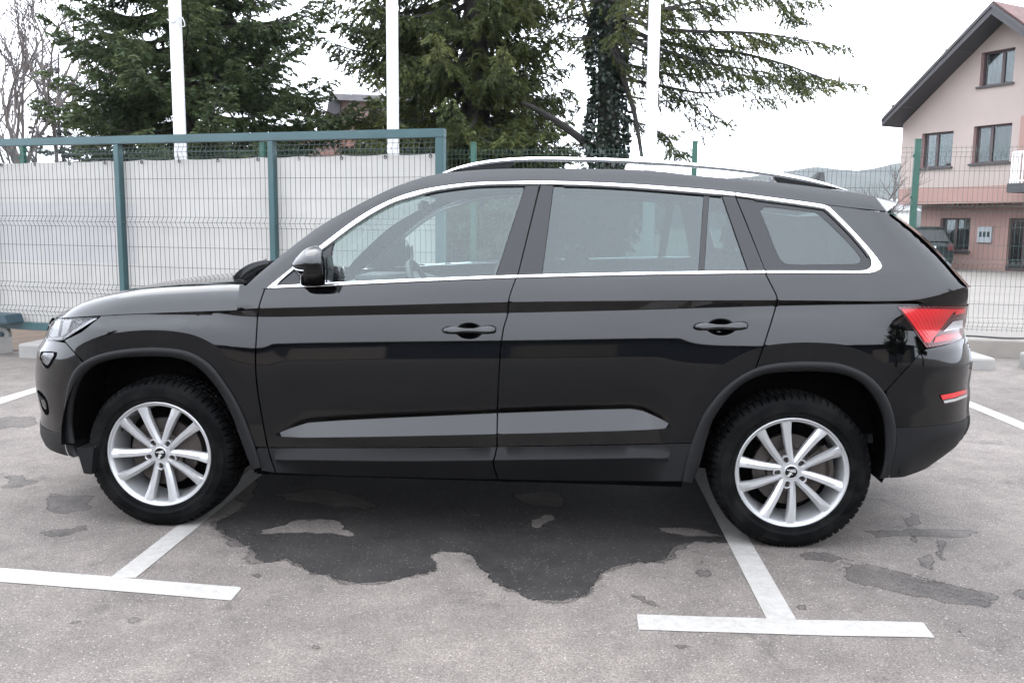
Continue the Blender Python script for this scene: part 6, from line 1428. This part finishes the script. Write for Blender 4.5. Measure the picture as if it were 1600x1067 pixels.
# roofs as sloped slabs
def roofslab(u0, u1, v0, v1, y, rise, dep, m):
    x0, x1 = wx(u0, y), wx(u1, y); z0, z1 = wz(u0, v0, y), wz(u1, v1, y); mb = MB(); n = 40; G = []
    for k, (yy, dz) in enumerate(((0, 0), (dep, rise))):
        G.append([(x0+(x1-x0)*i/n, y+yy, z0+(z1-z0)*i/n+dz+.03*math.sin(i*math.pi)) for i in range(n+1)])
    mb.grid(np.array(G)); G2 = np.array([G[0], [(a, b, c-.18) for a, b, c in G[0]], [(a, b, c-.18) for a, b, c in G[1]]]); mb.grid(G2[::-1]); o = mb.build('roof', m, None); o.parent = hb; o.matrix_parent_inverse = Matrix.Translation(-Vector(hb.location)); return o
roofslab(625, 852, 182, 185, YH-.7, .5, 4, GROOF); roofslab(528, 650, 172, 172, YH, 1.0, 3, GROOF)
# tall gable part with dark timber opening
mb = MB(); x0, x1, x2 = wx(509, YH), wx(518, YH), wx(600, YH); zt_, zb_, zm = wz(518, 144, YH), wz(518, 202, YH), wz(530, 170, YH)
q = [(x0, zb_), (wx(535, YH), zb_), (wx(535, YH), zt_-.3), (wx(520, YH), zt_), (wx(514, YH), zt_-.6)]; n = len(q); mb.add([(a, YH-.3, b) for a, b in q]+[(a, YH+.2, b) for a, b in q], [tuple(range(n)), tuple(range(2*n-1, n-1, -1))]+[(i, n+i, n+(i+1) % n, (i+1) % n) for i in range(n)]); o = mb.build('timber_gable', FASC, None); o.parent = hb; o.matrix_parent_inverse = Matrix.Translation(-Vector(hb.location))
bxp('gable_wall', 528, 575, 150, 205, YH-.2, 3, HW); bxp('window_opening', 534, 549, 177, 184, YH-.25, .1, DARK)
roofslab(519, 600, 146, 150, YH-.6, .5, 4, GROOF)
# brick courses on the low part: individual bricks, the ones the mesh lets one see
brm = None; rb2 = random.Random(12); y_ = YH-1.75; xL, xR = wx(440, y_), wx(566, y_); zz0, k = wz(500, 243, y_), 0
wbk = bxp('brick_wall', 440, 566, 207, None, YH-1.6, .3, mat('mortar', (.30, .27, .25), .9)); bm_ = MB(); bm_.box((0, -.02, 0), (.235, 0, .115)); bme = bm_.build('brick', BRICK, None); bdat = bme.data; bpy.data.objects.remove(bme)
r_i = 0
while zz0+.13*r_i < wz(500, 207, y_)-.1:
    x = xL+(.12 if r_i % 2 else 0)
    while x < xR-.24:
        o = bpy.data.objects.new('brick', bdat); COL.objects.link(o); o.parent = wbk; o.location = (x, YH-1.6+rb2.uniform(-.01, .005), zz0+.13*r_i); x += .25; k += 1
        if k > 290: break
    r_i += 1
# far low roofs behind the tail of the black car
for (u0, u1, v0, lb) in ((1398, 1440, 330, 'distant pale building seen between fence post and pink house'),):
    y = 60; x0, x1 = wx(u0, y), wx(u1, y); b_o = empty('distant_building', ((x0+x1)/2, y, 0)); tag(b_o, lb, 'building'); w_ = (x1-x0)/2; z = wz(1420, v0, y); mb = MB(); mb.box((-w_, 0, 0), (w_, 6, z)); mb.build('wall', WMETAL, b_o)
    mb = MB(); mb.add([(-w_-.3, -.4, z), (w_+.3, -.4, z), (w_+.3, 3, z+.9), (-w_-.3, 3, z+.9)], [(0, 1, 2, 3)]); mb.build('roof', GROOF, b_o)
# hills
HILL = mat('wooded_hill', (.030, .034, .030), 1.0, spec=0, var=.35, vscale=.02)
mb = MB(); G = []; rh = random.Random(3); yh = 900
prof = [(-400, 330), (200, 322), (700, 305), (1000, 292), (1180, 275), (1240, 266), (1275, 261.5), (1310, 264), (1340, 268), (1365, 264), (1400, 256), (1450, 250), (1600, 262), (2200, 290)]
us = np.linspace(-400, 2200, 300); vs = np.interp(us, [p[0] for p in prof], [p[1] for p in prof])
vs = vs+np.convolve(rng.normal(size=300), np.ones(5)/5, 'same')*1.1
row0 = [tuple(aty(u, v, yh)) for u, v in zip(us, vs)]; G = [[(x, y-500, -.5) for x, y, z in row0], [(x, y-220, z*.45) for x, y, z in row0], row0, [(x*1.3, y+500, -1) for x, y, z in row0]]
mb.grid(np.array(G)); tag(mb.build('hills', HILL, smooth=True), kind='structure')
# small dark hatchback parked by the pink house
cy = 29.5; cu = 1462; chx = wx(cu, cy); hc = empty('parked_hatchback', (chx, cy, 0), math.radians(-12)); tag(hc, 'small dark green hatchback parked beside the pink house, rear towards the viewer', 'car')
DKG = mat('dark_green_paint', (.004, .009, .009), .4, spec=.2, coat=.25, var=.1)
secs = [(0, .30, .80, .35), (.05, .82, .98, .0), (.35, .84, 1.42, .0), (.9, .83, 1.47, 0), (2.2, .82, 1.42, 0), (2.9, .82, .98, 0), (3.8, .76, .85, 0), (3.9, .7, .5, 0)]; G = []
for y, w_, z, k_ in [(-.04, .78, .80, 0), (0, .80, .95, 0), (.28, .80, 1.36, 0), (.45, .80, 1.43, 0), (1.2, .80, 1.46, 0), (2.2, .79, 1.38, 0), (2.9, .80, .98, 0), (3.8, .76, .82, 0), (3.95, .72, .5, 0)]:
    tp = .62 if z > 1.2 else .74; zb2 = .94
    G.append([(-w_, y, .25), (-w_*1.02, y, .6), (-w_, y, min(z, zb2)-.01), (-tp if z > 1.2 else -w_*.96, y, z-.05), (-tp*.9, y, z), (0, y, z+.02), (tp*.9, y, z), (tp if z > 1.2 else w_*.96, y, z-.05), (w_, y, min(z, zb2)-.01), (w_*1.02, y, .6), (w_, y, .25)])
mb = MB(); mb.grid(np.array(G)); mb.add(G[0], [tuple(range(11))]); mb.build('body', DKG, hc, smooth=True, angle=40)
mb = MB(); mb.add([(-.66, -.005, .97), (.66, -.005, .97), (.54, .26, 1.34), (-.54, .26, 1.34)], [(0, 1, 2, 3)]); o = mb.build('rear_window', GLOSSBLK, hc); o.location = (0, -.035, .01)
mb = MB(); mb.add([(.805, .5, .97), (.80, 2.3, .97), (.64, 2.0, 1.34), (.64, .6, 1.36)], [(0, 1, 2, 3)]); mb.build('side_window', GLOSSBLK, hc)
mb = MB(); mb.box((-.26, -.075, .70), (.26, -.06, .82)); mb.build('number_plate', WMETAL, hc)
mb = MB(); mb.box((-.80, -.12, .32), (.80, .02, .58)); mb.build('bumper', DKG, hc, bevel=.04)
for s in (-1, 1):
    mb = MB(); mb.box((s*.70-.08, -.07, .68), (s*.70+.08, .0, .90)); mb.build('tail_light', REDD, hc)
    for y in (.6, 3.1): mb = MB(); mb.tube([(s*.62, y, .29), (s*.81, y, .29)], .29, 20); mb.build('wheel', TYRE, hc)
mb = MB(); mb.tube([(0, -.08, .88), (0, -.055, .88)], .05, 12); mb.build('badge', SILVER, hc)
# ------------------------------------------------------------------ what stands behind the photographer (seen only as reflections in the paint)
wh = empty('storage_hall', (0, -24, 0)); tag(wh, 'long low grey blue storage hall behind the photographer, mirrored in the car paint', 'building')
HALL = mat('hall_cladding', (.035, .045, .065), .7, var=.15, vscale=.5)
mb = MB(); mb.box((-45, -12, 0), (30, 0, 3.6)); mb.build('wall', HALL, wh); mb = MB(); mb.box((-46, -13, 3.6), (31, .5, 3.85)); mb.build('roof', FASC, wh)
for k in range(8): mb = MB(); mb.box((-40+k*9, .0, .1), (-36+k*9, .05, 2.6)); mb.build('roller_door', PINK if k % 3 == 0 else CONC, wh)
src = [o for o in bpy.data.objects if o.name == 'spruce_tree'][0]
for x, y, lb in ((13, -13, 'spruce right behind the photographer, mirrored near the tail lamp'), (19, -10, 'spruce far right behind the photographer, mirrored in the tail corner'), (-17, -12, 'spruce left behind the photographer, mirrored in the front wing')):
    c = copy_tree(src); c.location = (x, y, 0); c.rotation_euler = (0, 0, x); tag(c, lb, 'tree', 'conifers behind the photographer')
# ------------------------------------------------------------------ thin winter haze
m = bpy.data.materials.new('haze'); m.use_nodes = True; nt = m.node_tree; nt.nodes.clear(); o = nt.nodes.new('ShaderNodeOutputMaterial'); v = nt.nodes.new('ShaderNodeVolumePrincipled')
v.inputs['Density'].default_value = .00018; v.inputs['Color'].default_value = (.93, .96, 1.0, 1); v.inputs['Anisotropy'].default_value = .2; nt.links.new(v.outputs[0], o.inputs['Volume'])
mb = MB(); mb.box((-1700, -1700, -1.6), (1700, 1700, 110)); hz_o = mb.build('haze', m); hz_o['kind'] = 'stuff'
